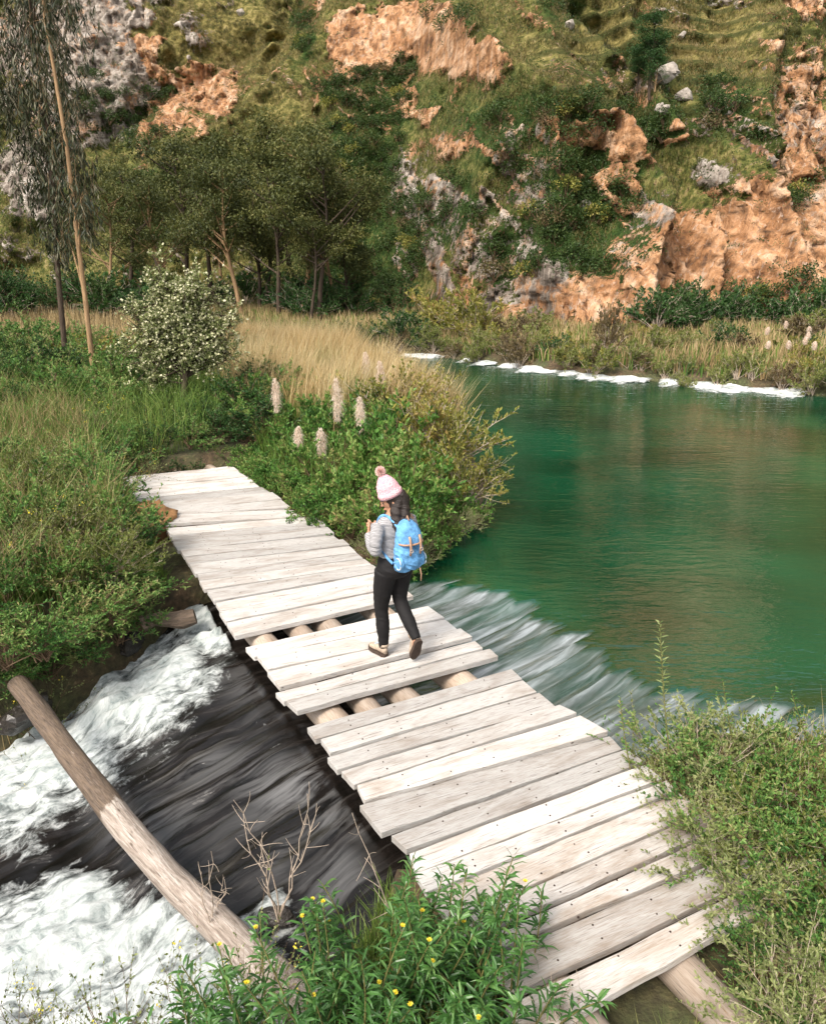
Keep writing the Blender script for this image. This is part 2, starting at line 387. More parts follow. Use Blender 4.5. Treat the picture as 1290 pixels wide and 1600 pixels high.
# ---------------------------------------------------------------- land outline and ground
WZ = -.35
def P2(lst, z=WZ): return [tuple(at(x, y, z)[:2]) for x, y in lst]
left_land = P2([(-500, 1290), (-90, 1150), (25, 1110)], -1.1)+P2([(130, 1065)], -1.0)+P2([(215, 1015)], -.88)+P2([(268, 968)], -.75)+P2([(300, 915)], -.35) + \
    P2([(470, 850), (640, 905), (690, 862), (762, 800)]) + [(1.25, 12.2), (1.15, 14), (.75, 16.5), (-.2, 21), (-2.0, 26), (-5, 29.6), (-8.6, 31.4), (-9.2, 33.4)]
far_shore = [(-5, 32.6), (-1.5, 31), (1.5, 29), (3.8, 26.4), (5.7, 24.6), (9.2, 22.3), (12, 20.6), (20, 17), (40, 12)]
land1 = np.array(left_land + far_shore + [(120, 5), (120, 260), (-120, 260), (-120, -20), (-12, -20), (-9, 1)])
ne = P2([(1290, 1150), (1180, 1135), (1060, 1135), (1010, 1165)], WZ)
land2 = np.array([(60, -5), (30, 3.0), (9, 4.4)] + ne + [tuple(R4[6][:2])] + P2([(640, 1345)], -.3) + P2([(610, 1440), (570, 1540), (520, 1640)], -.8) + [(-.55, 2.15), (-1.2, 1.75), (-3, 1.2), (-7, -1), (-7, -6), (-7, -20), (60, -20)])
def sdist(P, poly):
    P = np.asarray(P, float); A = poly; B = np.roll(poly, -1, 0)
    d2 = np.full(len(P), 1e18); ins = np.zeros(len(P), bool)
    for a, b in zip(A, B):
        e = b-a; w = P-a; t = np.clip((w@e)/max(e@e, 1e-12), 0, 1); q = w-t[:, None]*e
        d2 = np.minimum(d2, (q*q).sum(1))
        cnd = (a[1] <= P[:, 1]) != (b[1] <= P[:, 1])
        if abs(b[1]-a[1]) > 1e-12: ins ^= cnd & (P[:, 0] < a[0] + (P[:, 1]-a[1])*(b[0]-a[0])/(b[1]-a[1]))
    d = np.sqrt(d2); return np.where(ins, d, -d)
def ground_z(XY):
    XY = np.asarray(XY, float); x, y = XY[:, 0], XY[:, 1]
    wob = fbm(np.stack([x*.9, y*.9, x*0], 1), 3, 3)*.18
    d1 = sdist(XY, land1); d2 = sdist(XY, land2); a_, s_ = AS(np.stack([x, y, x*0], 1)); nearstream = (np.abs(a_) < 6) & (s_ > 0) & (y < 12); d = np.maximum(d1, d2) + wob*np.where(nearstream, .3, .8)
    nz = fbm(np.stack([x*.5, y*.5, x*0], 1), 4, 21)
    k = np.where(nearstream, 4.5, 1.0); 
    top = np.where(d2 > d1, -.16, -.06 + .035*np.clip(d, 0, 12) - .012*np.clip(d-12, 0, 12))
    top = np.where(y > 24, np.minimum(top, .15)+.02*np.clip(d1, 0, 8), top)
    br = (np.abs(s_) < 1.25) & (a_ < amid[1]+.25) & (a_ > amid[0]-1.5); top = np.where(br, np.minimum(top, -.30), top)
    camhump = 1.6*np.exp(-((x-.2)**2+(y+1.2)**2)/1.2)
    z = WZ + np.where(d > 0, np.minimum(d*k*.8, top-WZ+.0*d), np.maximum(d*k, -1.7))
    return z + nz*np.where(br, .01, .05) + np.where(d2 > .6, camhump*smooth(.6, 1.6, d2), 0)
def gz(x, y): return float(ground_z(np.array([[x, y]]))[0])
def axis(segs):
    out = []
    for a, b, st_ in segs: out += list(np.arange(a, b, st_))
    return np.array(out+[segs[-1][1]])
gx = axis([(-120, -24, 4), (-24, -12, .5), (-12, 9, .14), (9, 26, .5), (26, 120, 4)])
gy = axis([(-20, -3, 1), (-3, 15, .14), (15, 36, .3), (36, 60, 2), (60, 260, 10)])
GX, GY = np.meshgrid(gx, gy, indexing='ij'); XY = np.stack([GX.ravel(), GY.ravel()], 1); Zg = ground_z(XY)
mb = MB(); mb.add(np.column_stack([XY, Zg]), [grid_faces(len(gx), len(gy))])
m, nt, b, out = mat('soil'); g = NG(nt); pos = g.n('ShaderNodeNewGeometry').outputs['Position']
n1_ = g.noise(pos, 1.2, 6, .6); n2_ = g.noise(pos, 14, 5, .6)
c = g.mix(g.ramp(n1_, [(.4, 0.), (.6, 1.)]), (.10, .065, .035), (.07, .085, .03)); c = g.mix(g.ramp(n2_, [(.35, .8), (.6, 0.)]), c, (.035, .03, .016))
c = g.mix(g.ramp(n2_, [(.6, 0.), (.75, .7)]), c, (.24, .17, .09))
g.l(c, b.inputs['Base Color']); b.inputs['Roughness'].default_value = .95; g.bump(n2_, .8, .05, b)
M['soil'] = m
tag(mb.build('ground', M['soil'], None, True), kind='structure')

# ---------------------------------------------------------------- water
lip = np.array(P2([(560, 880), (655, 905), (720, 908), (800, 932), (870, 968), (940, 1018), (1010, 1062), (1090, 1092), (1190, 1108), (1400, 1130)]))
def lipdist(XY):      # >0 on the bridge side of the lip
    d2 = np.full(len(XY), 1e18); sg = np.ones(len(XY))
    for a, b in zip(lip[:-1], lip[1:]):
        e = b-a; w = XY-a; t = np.clip((w@e)/(e@e), 0, 1); q = w-t[:, None]*e; dd = (q*q).sum(1)
        cr = e[0]*w[:, 1]-e[1]*w[:, 0]; m_ = dd < d2; d2 = np.where(m_, dd, d2); sg = np.where(m_, np.sign(-cr), sg)
    return np.sqrt(d2)*sg
def water_z(XY, a, s):
    ld = lipdist(XY)
    jag = fbm(np.stack([a*13, s*.7, a*0], 1), 3, 40)*.22 + vnoise(np.stack([a*2, s*.5, a*0], 1), 41)*.06
    l2 = ld + jag
    z = WZ - .15*np.clip(l2, 0, 1.5) - .05*smooth(0, .3, l2)
    sk = fbm(np.stack([a*14, s*1.6, a*0], 1), 3, 44)
    act = smooth(-.02, .10, l2)*(a > -3)*(a < 6)
    z = z + sk*.012*act
    # downstream of the deck the bed drops
    ds = np.clip(s-.7, 0, 9)
    drop = .16*smooth(0, 1.2, ds) + .20*np.clip(ds, 0, 6)*.8 + .18*smooth(1.3, 1.9, ds)
    z = z - drop
    return z, l2, act
FOAM = [(330, 985, 55, 45, 1), (250, 1050, 85, 60, 1), (170, 1110, 110, 75, 1), (80, 1180, 120, 75, 1), (0, 1230, 110, 70, 1), (20, 1310, 60, 50, .45), (130, 1230, 60, 40, .5),
        (120, 1430, 120, 60, 1), (220, 1470, 90, 75, 1), (90, 1530, 170, 90, 1), (300, 1560, 130, 80, .9), (0, 1440, 60, 50, .7), (370, 1500, 70, 60, .8), (430, 1440, 40, 40, .6), (100, 1640, 300, 90, 1), (240, 1395, 50, 26, .5)]
PAINTED_SHEEN = [(470, 1230, 90, 50, .9), (560, 1270, 90, 45, .8), (420, 1320, 90, 60, .8), (330, 1200, 110, 40, .5), (430, 1120, 60, 40, .4), (520, 1370, 70, 50, .7), (250, 1290, 90, 50, .5), (400, 1060, 60, 40, .4)]  # patches where reflected sky is painted onto the rapids in grey
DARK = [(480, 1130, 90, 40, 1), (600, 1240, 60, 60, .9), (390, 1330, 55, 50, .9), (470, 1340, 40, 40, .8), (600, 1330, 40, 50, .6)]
def blob(u, v, lst):
    r = np.zeros(len(u))
    for cx, cy, rx, ry, w in lst: r = np.maximum(r, w*np.exp(-(((u-cx)/rx)**2+((v-cy)/ry)**2)**1.5*.8))
    return r
def water_patch(name, av, sv, m, label=None):
    A_, S_ = np.meshgrid(av, sv, indexing='ij'); a, s = A_.ravel(), S_.ravel()
    XY = (BMID[:2] + a[:, None]*ADIR[:2] + s[:, None]*SDIR[:2])
    z, l2, act = water_z(XY, a, s)
    u, v = proj(np.column_stack([XY, z]))
    dstr = s > .75
    fo = blob(u, v, FOAM)*dstr; sh = blob(u, v, PAINTED_SHEEN)*dstr; dk = blob(u, v, DARK)*dstr
    tb = fbm(np.stack([a*5, s*3, a*0], 1), 4, 60); tb2 = fbm(np.stack([a*13, s*4, a*0], 1), 3, 63)
    z = z + fo*(.085*tb + .045*tb2 + .05) + dstr*(1-fo)*(.022*fbm(np.stack([a*8, s*1.2, a*0], 1), 3, 66))
    fo = np.clip(fo + .25*tb*smooth(.1, .5, fo) + .08*tb2, 0, 1)
    lip_gleam = np.where(s < .75, act*smooth(.0, .07, l2)*(.62+.35*fbm(np.stack([a*7, s*1.0, a*0], 1), 3, 70)), 0)  # mask for the sky gleam painted on the lip as pale streaks
    mb = MB(); mb.add(np.column_stack([XY, z]), [grid_faces(len(av), len(sv))])
    o = mb.build(name, m, None, True, dict(foam=fo, painted_sheen=np.clip(sh*(1-dk), 0, 1), fa=a, fs=s, lipv=np.clip(lip_gleam, 0, 1), shallow=np.exp(-np.clip(-l2, 0, 9)/.5)))
    if o.data.polygons[0].normal.z < 0: o.data.flip_normals()
    tag(o, kind='structure'); return o
# lake material
m, nt, b, out = mat('lake_water'); g = NG(nt); pos = g.n('ShaderNodeNewGeometry').outputs['Position']
lv = g.attr('lipv'); fa = g.attr('fa'); fs = g.attr('fs')
cb = g.n('ShaderNodeCombineXYZ'); g.l(fa, cb.inputs[0]); g.l(fs, cb.inputs[1])
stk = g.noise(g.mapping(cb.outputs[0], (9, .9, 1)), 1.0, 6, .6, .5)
big = g.noise(pos, .35, 3)
body = g.ramp(big, [(.35, (.0003, .025, .0105)), (.65, (.0005, .062, .027))])
shal = g.math('MULTIPLY', g.attr('shallow'), g.ramp(g.noise(pos, 2.2, 5, .6), [(.45, 0.), (.7, .6)]))
body = g.mix(shal, body, (.035, .04, .008))
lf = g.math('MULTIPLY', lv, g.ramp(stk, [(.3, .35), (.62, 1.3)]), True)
body = g.mix(lf, body, g.ramp(stk, [(.35, (.055, .05, .04)), (.5, (.15, .165, .165)), (.66, (.33, .37, .385))]))  # sky reflection on the lip, put into the base colour as grey-white streaks
g.l(body, b.inputs['Base Color']); b.inputs['Roughness'].default_value = .03; b.inputs['IOR'].default_value = 1.55; b.inputs['Specular IOR Level'].default_value = 1.0
w1 = g.noise(g.mapping(pos, (.55, 2.2, 1), (0, 0, R_(-8))), 1.6, 4, .55, .3); w2_ = g.noise(g.mapping(pos, (1, 2.6, 1), (0, 0, R_(10))), 4.5, 3, .5)
w3 = g.noise(g.mapping(cb.outputs[0], (12, 1.0, 1)), 1.0, 4, .6)
hgt = g.math('ADD', g.math('ADD', g.math('MULTIPLY', w1, .020), g.math('MULTIPLY', w2_, .012)), g.math('MULTIPLY', g.math('MULTIPLY', w3, lv), .03))
bn = g.n('ShaderNodeBump'); bn.inputs['Strength'].default_value = .55; bn.inputs['Distance'].default_value = 1.0; g.l(hgt, bn.inputs['Height']); g.l(bn.outputs[0], b.inputs['Normal'])
M['lake'] = m
# rapids material
m, nt, b, out = mat('rapids_water'); g = NG(nt); pos = g.n('ShaderNodeNewGeometry').outputs['Position']
fo, sh, fa, fs = [g.attr(k) for k in ('foam', 'painted_sheen', 'fa', 'fs')]
cb = g.n('ShaderNodeCombineXYZ'); g.l(fa, cb.inputs[0]); g.l(fs, cb.inputs[1])
dis = g.n('ShaderNodeTexNoise'); dis.inputs['Scale'].default_value = .9; g.l(pos, dis.inputs['Vector'])
va = g.n('ShaderNodeVectorMath', operation='MULTIPLY_ADD'); g.l(dis.outputs['Color'], va.inputs[0]); va.inputs[1].default_value = (.55, .3, 0); g.l(cb.outputs[0], va.inputs[2])
stk = g.noise(g.mapping(va.outputs[0], (8, .8, 1)), 1.0, 6, .62)
stf = g.noise(g.mapping(va.outputs[0], (22, 1.2, 1)), 1.0, 6, .6)
tur = g.noise(g.mapping(va.outputs[0], (5.5, 3.2, 1)), 1.9, 11, .74, .35)
deep = g.ramp(g.math('ADD', g.math('MULTIPLY', stk, .72), g.math('MULTIPLY', stf, .28)), [(.44, (.004, .0035, .003)), (.54, (.010, .008, .007)), (.62, (.035, .032, .029)), (.72, (.15, .145, .14))])
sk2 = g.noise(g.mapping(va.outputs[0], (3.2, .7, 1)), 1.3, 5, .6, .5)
deep = g.mix(g.math('MULTIPLY', sh, g.ramp(g.math('ADD', g.math('MULTIPLY', sk2, .75), g.math('MULTIPLY', stf, .25)), [(.44, .0), (.53, .9)])), deep, g.ramp(stf, [(.3, (.085, .085, .085)), (.7, (.17, .17, .172))]))  # grey sheets: sky reflection painted into the water colour
fm = g.ramp(g.math('ADD', fo, g.math('MULTIPLY', g.math('SUBTRACT', tur, .5), 1.9)), [(.32, 0.), (.85, 1.)])
fcol = g.ramp(g.math('ADD', g.math('MULTIPLY', tur, .85), g.math('MULTIPLY', stf, .15)), [(.30, (.10, .13, .125)), (.42, (.30, .345, .34)), (.55, (.55, .585, .58)), (.68, (.74, .76, .76))])
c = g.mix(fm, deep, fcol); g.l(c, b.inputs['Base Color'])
g.l(g.math('ADD', .07, g.math('MULTIPLY', fm, .6)), b.inputs['Roughness']); b.inputs['IOR'].default_value = 1.4
hh = g.math('ADD', g.math('MULTIPLY', stk, .022), g.math('ADD', g.math('MULTIPLY', stf, .003), g.math('MULTIPLY', g.math('MULTIPLY', tur, fo), .06)))
bn = g.n('ShaderNodeBump'); bn.inputs['Strength'].default_value = .7; bn.inputs['Distance'].default_value = 1.0; g.l(hh, bn.inputs['Height']); g.l(bn.outputs[0], b.inputs['Normal'])
M['rapids'] = m
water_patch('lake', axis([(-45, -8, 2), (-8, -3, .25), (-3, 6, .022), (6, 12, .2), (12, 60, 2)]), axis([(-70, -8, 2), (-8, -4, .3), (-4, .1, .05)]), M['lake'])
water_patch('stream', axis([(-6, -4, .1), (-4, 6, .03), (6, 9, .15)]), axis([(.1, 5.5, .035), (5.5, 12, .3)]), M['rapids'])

# ---------------------------------------------------------------- hillside
ROCK = [(1120, 400, 60, 80, 1.0, .9), (1085, 470, 50, 40, .9, .85), (1010, 430, 40, 60, .85, .75), (1250, -60, 110, 80, 1.1, .95), (1180, -200, 120, 90, 1.2, .95), (1330, -250, 110, 120, 1.2, .95), (1100, -330, 90, 80, 1.1, .9), (1260, -420, 140, 110, 1.1, .9), (960, -120, 45, 50, .8, .8), (930, -300, 50, 70, .8, .8), (820, -220, 60, 30, .7, .7), (420, -150, 120, 60, .9, .4), (150, -140, 150, 80, 1., .3), (610, -120, 90, 40, .8, .9), (1215, 330, 60, 60, .9, .9), (1130, 420, 50, 60, .9, .8), (1275, 330, 40, 60, .9, .7), (700, 470, 45, 30, .5, .5), (780, 460, 50, 40, .7, .3), (840, 390, 40, 40, .5, .3), (730, 350, 30, 40, .45, .3), (990, 390, 30, 50, .6, .7), (1040, 340, 40, 30, .55, .5), (560, 120, 30, 20, .6, .8), (400, 130, 60, 20, .4, .6), (860, 110, 40, 30, .42, .6), (900, 160, 40, 25, .45, .5), (1100, 200, 40, 25, .45, .4), (450, 250, 60, 18, .4, .6), (180, 40, 120, 70, 1, .25), (150, 135, 110, 65, 1, .2), (245, 95, 45, 40, 1, .95), (40, 60, 90, 70, .8, .3), (200, 150, 60, 40, .9, .3), (90, 190, 70, 30, .8, .4),
        (312, 142, 50, 30, .9, .9), (278, 185, 32, 32, .9, .9), (325, 200, 30, 18, .7, .8), (430, 120, 25, 18, .5, .7), (500, 60, 35, 50, .55, .8),
        (640, 55, 115, 50, 1.2, 1), (570, 70, 60, 38, 1, .95), (735, 75, 50, 35, 1, .95), (645, 165, 16, 38, 1, .85), (610, 20, 100, 30, 1, 1), (700, 10, 40, 25, .9, 1),
        (935, 225, 70, 38, 1.1, .95), (872, 245, 18, 50, .9, .5), (960, 265, 35, 22, 1, .9), (1018, 212, 24, 16, .9, .9), (890, 210, 25, 25, .9, .8),
        (1240, 150, 60, 45, .75, .7), (1225, 90, 40, 18, .7, .8), (1255, 210, 60, 40, .85, .6), (1190, 230, 40, 30, .6, .5), (1270, 260, 60, 40, .9, .9),
        (1235, 400, 100, 80, 1.2, .95), (1160, 345, 70, 60, 1, .9), (1190, 440, 80, 50, 1.1, .9), (1060, 420, 75, 55, .95, .9), (1020, 460, 60, 45, .9, .8), (1080, 370, 50, 40, .8, .9), (1090, 285, 40, 24, .75, .2),
        (960, 470, 60, 50, 1, .85), (870, 475, 55, 55, 1, .5), (800, 500, 45, 32, .8, .6), (880, 440, 30, 25, 1, .1), (760, 400, 55, 60, .6, .35), (740, 450, 40, 30, .55, .6), (820, 325, 35, 25, .7, .4), (815, 270, 30, 40, .5, .3), (690, 240, 42, 26, .65, .75), (650, 290, 35, 35, .55, .3), (750, 210, 30, 20, .4, .6),
        (30, 250, 50, 45, .7, .1), (55, 300, 50, 45, .8, .05), (40, 380, 35, 20, .6, .05), (150, 226, 60, 14, .8, .1), (290, 355, 36, 20, .6, .3), (240, 265, 25, 30, .5, .6), (1045, 118, 14, 10, .8, .1), (1150, 15, 60, 12, .6, .3)]
LUSH = [(190, 180, 90, 42, 1), (110, 330, 80, 60, .5), (600, 150, 80, 45, .9), (560, 250, 80, 70, .8), (610, 340, 60, 90, 1), (800, 205, 110, 60, 1), (720, 330, 60, 60, .8), (880, 340, 90, 90, 1), (930, 400, 60, 45, 1), (960, 290, 60, 60, .8), (1010, 330, 60, 80, .7),
        (1250, 300, 60, 14, 1), (480, 60, 25, 50, .9), (1010, 150, 40, 80, .8), (1130, 180, 70, 80, .6), (720, 30, 60, 30, .6), (820, 420, 60, 25, .8), (540, 420, 80, 80, .7), (1000, 490, 25, 40, .8), (250, 330, 120, 60, .6), (880, 20, 60, 30, .6), (770, 120, 60, 30, .5), (1215, 470, 120, 25, 1), (400, 230, 80, 40, .4), (700, 140, 40, 30, .5), (930,110,40,40,.5)]
YEL = [(350, 60, 120, 80, 1), (1020, 70, 170, 90, 1), (430, 170, 60, 60, .6), (740, 110, 80, 40, .5), (350, 240, 60, 25, .6), (900, 90, 60, 50, .6), (800, 60, 60, 40, .5), (1150, 110, 90, 60, .6)]
SPUR = [((740, 40), (830, 130), (960, 180), (1040, 300), (1000, 480), 55, -2.6), ((520, 0), (400, 160), (300, 230), (230, 320), (200, 420), 45, -2.6), ((900, 30), (1000, 130), (1070, 250), (1110, 360), (1112, 480), 28, 3.2), ((480, 0), (440, 60), (340, 110), (250, 160), (170, 220), 40, 2.6),
        ((640, 110), (620, 200), (600, 300), (560, 400), (560, 500), 60, 2.4), ((1200, 60), (1180, 160), (1190, 260), (1220, 350), (1240, 460), 60, -2.4), ((780, 230), (740, 310), (720, 380), (700, 440), (690, 500), 40, -1.6), ((860, 190), (870, 300), (850, 400), (880, 500), (880, 530), 22, -1.4), ((100, 0), (120, 100), (100, 200), (60, 280), (30, 340), 60, -1.6)]
def seg_d(u, v, pts):
    d = np.full(len(u), 1e9)
    for (x0, y0), (x1, y1) in zip(pts[:-1], pts[1:]):
        ex, ey = x1-x0, y1-y0; t = np.clip(((u-x0)*ex+(v-y0)*ey)/(ex*ex+ey*ey), 0, 1)
        d = np.minimum(d, np.hypot(u-x0-t*ex, v-y0-t*ey))
    return d
def hill_base(x):
    return np.interp(x, [-150, -60, -30, -12, 0, 4, 8, 14, 20, 30, 60, 150], [44, 52, 54, 52, 46, 37, 33.5, 34, 37, 36, 30, 10])
def blobmax(u, v, lst, jx=0):
    r = np.zeros(len(u)); h = np.zeros(len(u))
    for q in lst:
        cx, cy, rx, ry, w = q[:5]
        val = w*np.exp(-(((u-cx)/rx)**2+((v-cy)/ry)**2)**1.4*.7)
        if len(q) > 5: h = np.where(val > r, q[5], h)
        r = np.maximum(r, val)
    return r, h
def hill(x, z):
    """surface y = D(x,z); returns y and the ground cover there"""
    base = hill_base(x)
    y = base + np.where(z < 26, z*1.12, 26*1.12+(z-26)*1.12) + np.clip(-z, 0, 9)*-.4
    for it in range(2):
        u, v = proj(np.stack([x, y, z], -1))
        q = np.stack([x*.12, z*.12, x*0], -1)
        uj = u + 34*fbm(q*2.6, 5, 80) + 14*fbm(q*9, 3, 85); vj = v + 24*fbm(q*2.6, 5, 90) + 12*fbm(q*9, 3, 95)
        rock, orange = blobmax(uj, vj, ROCK)
        off = 0
        for sp in SPUR:
            d = seg_d(u, v, sp[:5]); off = off + 1.45*sp[6]*np.exp(-(d/(sp[5]*.85))**1.4)
        rbs = 1-np.abs(fbm(np.stack([(x+z*.55)*.30, (z-x*.35)*.11, x*0+31], -1), 5, 170))*2.1; rock = np.maximum(rock, .62*smooth(.42, .85, rbs)*smooth(600, 690, u)*smooth(180, 260, v)*(.6+.4*fbm(q*4, 3, 175)) + .5*smooth(.62, .95, rbs)*smooth(-80, 0, v)); cut = fbm(np.stack([x*.22, z*.20, x*0+41], -1), 5, 180); rock = rock*(1-.75*smooth(.30, .55, cut)*(rock < .85)*(1-smooth(940, 1000, u)*smooth(300, 340, v)))
        orange = np.where(rock > .3, orange, .45+.5*cut)
        rk = smooth(.28, .6, rock)
        y = base + z*1.12 + off - .6*rk*smooth(560, 420, v) + 2.2*fbm(q*.6, 3, 100)
    lush = blobmax(uj, vj, LUSH)[0]; yel = blobmax(uj, vj, YEL)[0]
    det = fbm(np.stack([x*.8, z*.8, x*0], -1), 4, 110)
    rib = fbm(np.stack([x*1.3+det*.5+z*.12, z*.24, x*0], -1), 6, 120, .62); rib2 = 1-np.abs(fbm(np.stack([x*.75+det*.25, z*.16, x*0+3], -1), 5, 125, .6))*2
    lq = fbm(np.stack([x*.55, z*.8, x*0+21], -1), 4, 150)*3.2; ledge = .38*(np.floor(lq)+smooth(.0, .22, lq-np.floor(lq))); lq2 = fbm(np.stack([x*1.9, z*1.3, x*0+5], -1), 3, 155)*3; ledge = ledge + .0*(np.floor(lq2)+smooth(.0, .3, lq2-np.floor(lq2)))
    wx, wz = x+.35*det, z+.35*fbm(np.stack([x*.9, z*.9, x*0+7], -1), 3, 185); bk1, e1, t1 = blocks(wx+z*.25, wz, .85, 1.5, 3); bk2, e2, t2 = blocks(wx*1.0+z*.2, wz, .36, .55, 4)
    ter = np.sin((z+.5*fbm(np.stack([x*.2, z*.2, x*0], -1), 2, 130))*4.6)
    gul = 1-np.abs(fbm(np.stack([x*.33+det*.25, z*.12, x*0+9], -1), 4, 140))*1.8
    y = y + .45*det*(1-.5*rk) - .75*gul*(1-.7*rk) + rk*(.26*rib - .30*rib2 + .72*bk1 + .36*bk2)*(1-.72*smooth(170, 110, v)*smooth(480, 540, u)*smooth(830, 770, u)) - .38*yel*ter*smooth(800, 950, u)*smooth(260, 150, v)
    hill.crack = np.clip(1-e1/.09, 0, 1)*.8+np.clip(1-e2/.12, 0, 1)*.45; hill.tone = .55*t1+.45*t2
    return y, rock, orange, lush, yel, u, v
def hgrid(xs, zs):
    X, Z = np.meshgrid(xs, zs, indexing='ij'); x, z = X.ravel(), Z.ravel(); r = hill(x, z); return x, z, r
def terrace(x, z, u, v): return np.sin((z+.5*fbm(np.stack([x*.2, z*.2, x*0], -1), 2, 130))*4.6)*smooth(780, 880, u)*smooth(270, 170, v)
hx = axis([(-150, -50, 3), (-50, -38, .6), (-38, 38, .15), (38, 50, .6), (50, 150, 3)])
hz_ = axis([(-1.2, 27, .14), (27, 34, .6), (34, 92, 3)])
x, z, (y, rock, orange, lush, yel, hu, hv) = hgrid(hx, hz_)
CRACK, TONE = hill.crack, hill.tone
HP = np.stack([x, y, z], 1)
mb = MB(); mb.add(HP, [grid_faces(len(hx), len(hz_))])
m, nt, b, out = mat('hill_ground'); g = NG(nt); pos = g.n('ShaderNodeNewGeometry').outputs['Position']
ra, oa, la, ya = [g.attr(k) for k in ('rock', 'orange', 'lush', 'yel')]
na = g.noise(pos, .55, 6, .65); nb = g.noise(pos, 2.3, 6, .65); nc = g.noise(pos, 8, 4, .6)
veg = g.ramp(nb, [(.30, (.025, .032, .010)), (.42, (.065, .075, .02)), (.52, (.14, .135, .04)), (.62, (.25, .205, .085)), (.74, (.37, .26, .14))])
yl = g.ramp(nb, [(.3, (.04, .036, .012)), (.45, (.12, .10, .032)), (.56, (.22, .18, .065)), (.7, (.34, .27, .12))])
lu = g.ramp(nb, [(.3, (.012, .026, .007)), (.5, (.035, .065, .016)), (.7, (.09, .11, .03))])
c = g.mix(ya, veg, yl); c = g.mix(g.ramp(g.math('ADD', la, g.math('MULTIPLY', g.math('SUBTRACT', na, .5), .8)), [(.25, 0.), (.6, 1.)]), c, lu)
sep = g.mapping(pos, (1.0, 1.0, .38)); rn = g.noise(sep, 1.3, 7, .68, .5); rc = g.voro(g.mapping(pos, (1.1, 1.1, .5)), 1.6, 'DISTANCE_TO_EDGE'); rc2 = g.voro(g.mapping(pos, (1, 1, .6)), 4.2, 'DISTANCE_TO_EDGE')
org = g.ramp(rn, [(.32, (.09, .045, .025)), (.43, (.27, .135, .065)), (.52, (.43, .235, .125)), (.66, (.58, .39, .26))])
gry = g.ramp(rn, [(.32, (.06, .05, .042)), (.45, (.22, .185, .155)), (.57, (.40, .35, .30)), (.7, (.56, .51, .46))])
tn = g.attr('tone'); rn0 = rn; rn = g.math('ADD', g.math('MULTIPLY', rn, .7), g.math('MULTIPLY', tn, .3))
org = g.ramp(rn, [(.30, (.09, .045, .025)), (.42, (.30, .15, .07)), (.52, (.47, .255, .13)), (.66, (.62, .42, .28))]); gry = g.ramp(rn, [(.30, (.06, .05, .042)), (.44, (.22, .185, .155)), (.57, (.40, .35, .30)), (.7, (.56, .51, .46))])
orm = g.ramp(g.math('ADD', oa, g.math('MULTIPLY', g.math('SUBTRACT', g.noise(pos, .9, 6, .7), .5), 2.2)), [(.35, 0.), (.62, 1.)])
rk = g.mix(orm, gry, org)
rk = g.mix(g.math('MULTIPLY', g.ramp(rc, [(.0, .7), (.05, 0.)]), g.ramp(na, [(.5, 0.), (.7, 1.)])), rk, (.07, .045, .03))
rk = g.mix(g.math('MULTIPLY', g.ramp(rc2, [(.0, .5), (.06, 0.)]), g.ramp(nb, [(.48, 0.), (.6, 1.)])), rk, (.10, .06, .04))
str_ = g.noise(g.mapping(pos, (2.6, 2.6, .22)), 1.2, 7, .7, .4)
rk = g.mix(g.ramp(str_, [(.36, .7), (.43, 0.)]), rk, (.12, .08, .06)); rk = g.mix(g.ramp(str_, [(.56, .0), (.66, .7)]), rk, (.50, .42, .35))
rm = g.ramp(g.math('ADD', ra, g.math('ADD', g.math('MULTIPLY', g.math('SUBTRACT', nb, .5), 1.7), g.math('MULTIPLY', g.math('SUBTRACT', nc, .5), .8))), [(.44, 0.), (.54, 1.)])
rk = g.mix(g.math('MULTIPLY', g.attr('crack'), g.ramp(nb, [(.3, .3), (.55, .95)])), rk, (.05, .032, .022))
c = g.mix(g.ramp(g.attr('ter'), [(.25, 0.), (.75, .8)]), c, (.045, .05, .016)); c = g.mix(rm, c, rk)
g.l(c, b.inputs['Base Color']); b.inputs['Roughness'].default_value = .95; b.inputs['Specular IOR Level'].default_value = .1
hh = g.math('ADD', g.math('MULTIPLY', rn, .5), g.math('ADD', g.math('MULTIPLY', nc, .22), g.math('MULTIPLY', nb, .35)))
wp = g.n('ShaderNodeTexNoise'); wp.inputs['Scale'].default_value = 1.5; g.l(pos, wp.inputs['Vector']); wv_ = g.n('ShaderNodeVectorMath', operation='MULTIPLY_ADD'); g.l(wp.outputs['Color'], wv_.inputs[0]); wv_.inputs[1].default_value = (.6, .6, .6); g.l(pos, wv_.inputs[2])
v1 = g.n('ShaderNodeSeparateColor'); g.l(g.voro(g.mapping(wv_.outputs[0], (1, 1, .6), (0, .3, 0)), 1.5, 'F1', 'Color'), v1.inputs[0]); v2 = g.n('ShaderNodeSeparateColor'); g.l(g.voro(g.mapping(wv_.outputs[0], (1, 1, .7), (0, -.4, 0)), 4.5, 'F1', 'Color'), v2.inputs[0])
hh = g.math('ADD', hh, g.math('MULTIPLY', g.math('ADD', g.math('MULTIPLY', v1.outputs[0], .30), g.math('MULTIPLY', v2.outputs[0], .13)), rm))
bn = g.n('ShaderNodeBump'); bn.inputs['Strength'].default_value = 1.0; bn.inputs['Distance'].default_value = .4; g.l(hh, bn.inputs['Height']); g.l(bn.outputs[0], b.inputs['Normal'])
M['hill'] = m
ho = mb.build('hillside', M['hill'], None, True, dict(rock=rock, orange=orange, lush=lush, yel=yel, ter=terrace(x, z, hu, hv), crack=CRACK, tone=TONE))
if ho.data.polygons[len(ho.data.polygons)//2].normal.y > 0: ho.data.flip_normals()
tag(ho, kind='structure')
YG = y.reshape(len(hx), len(hz_))
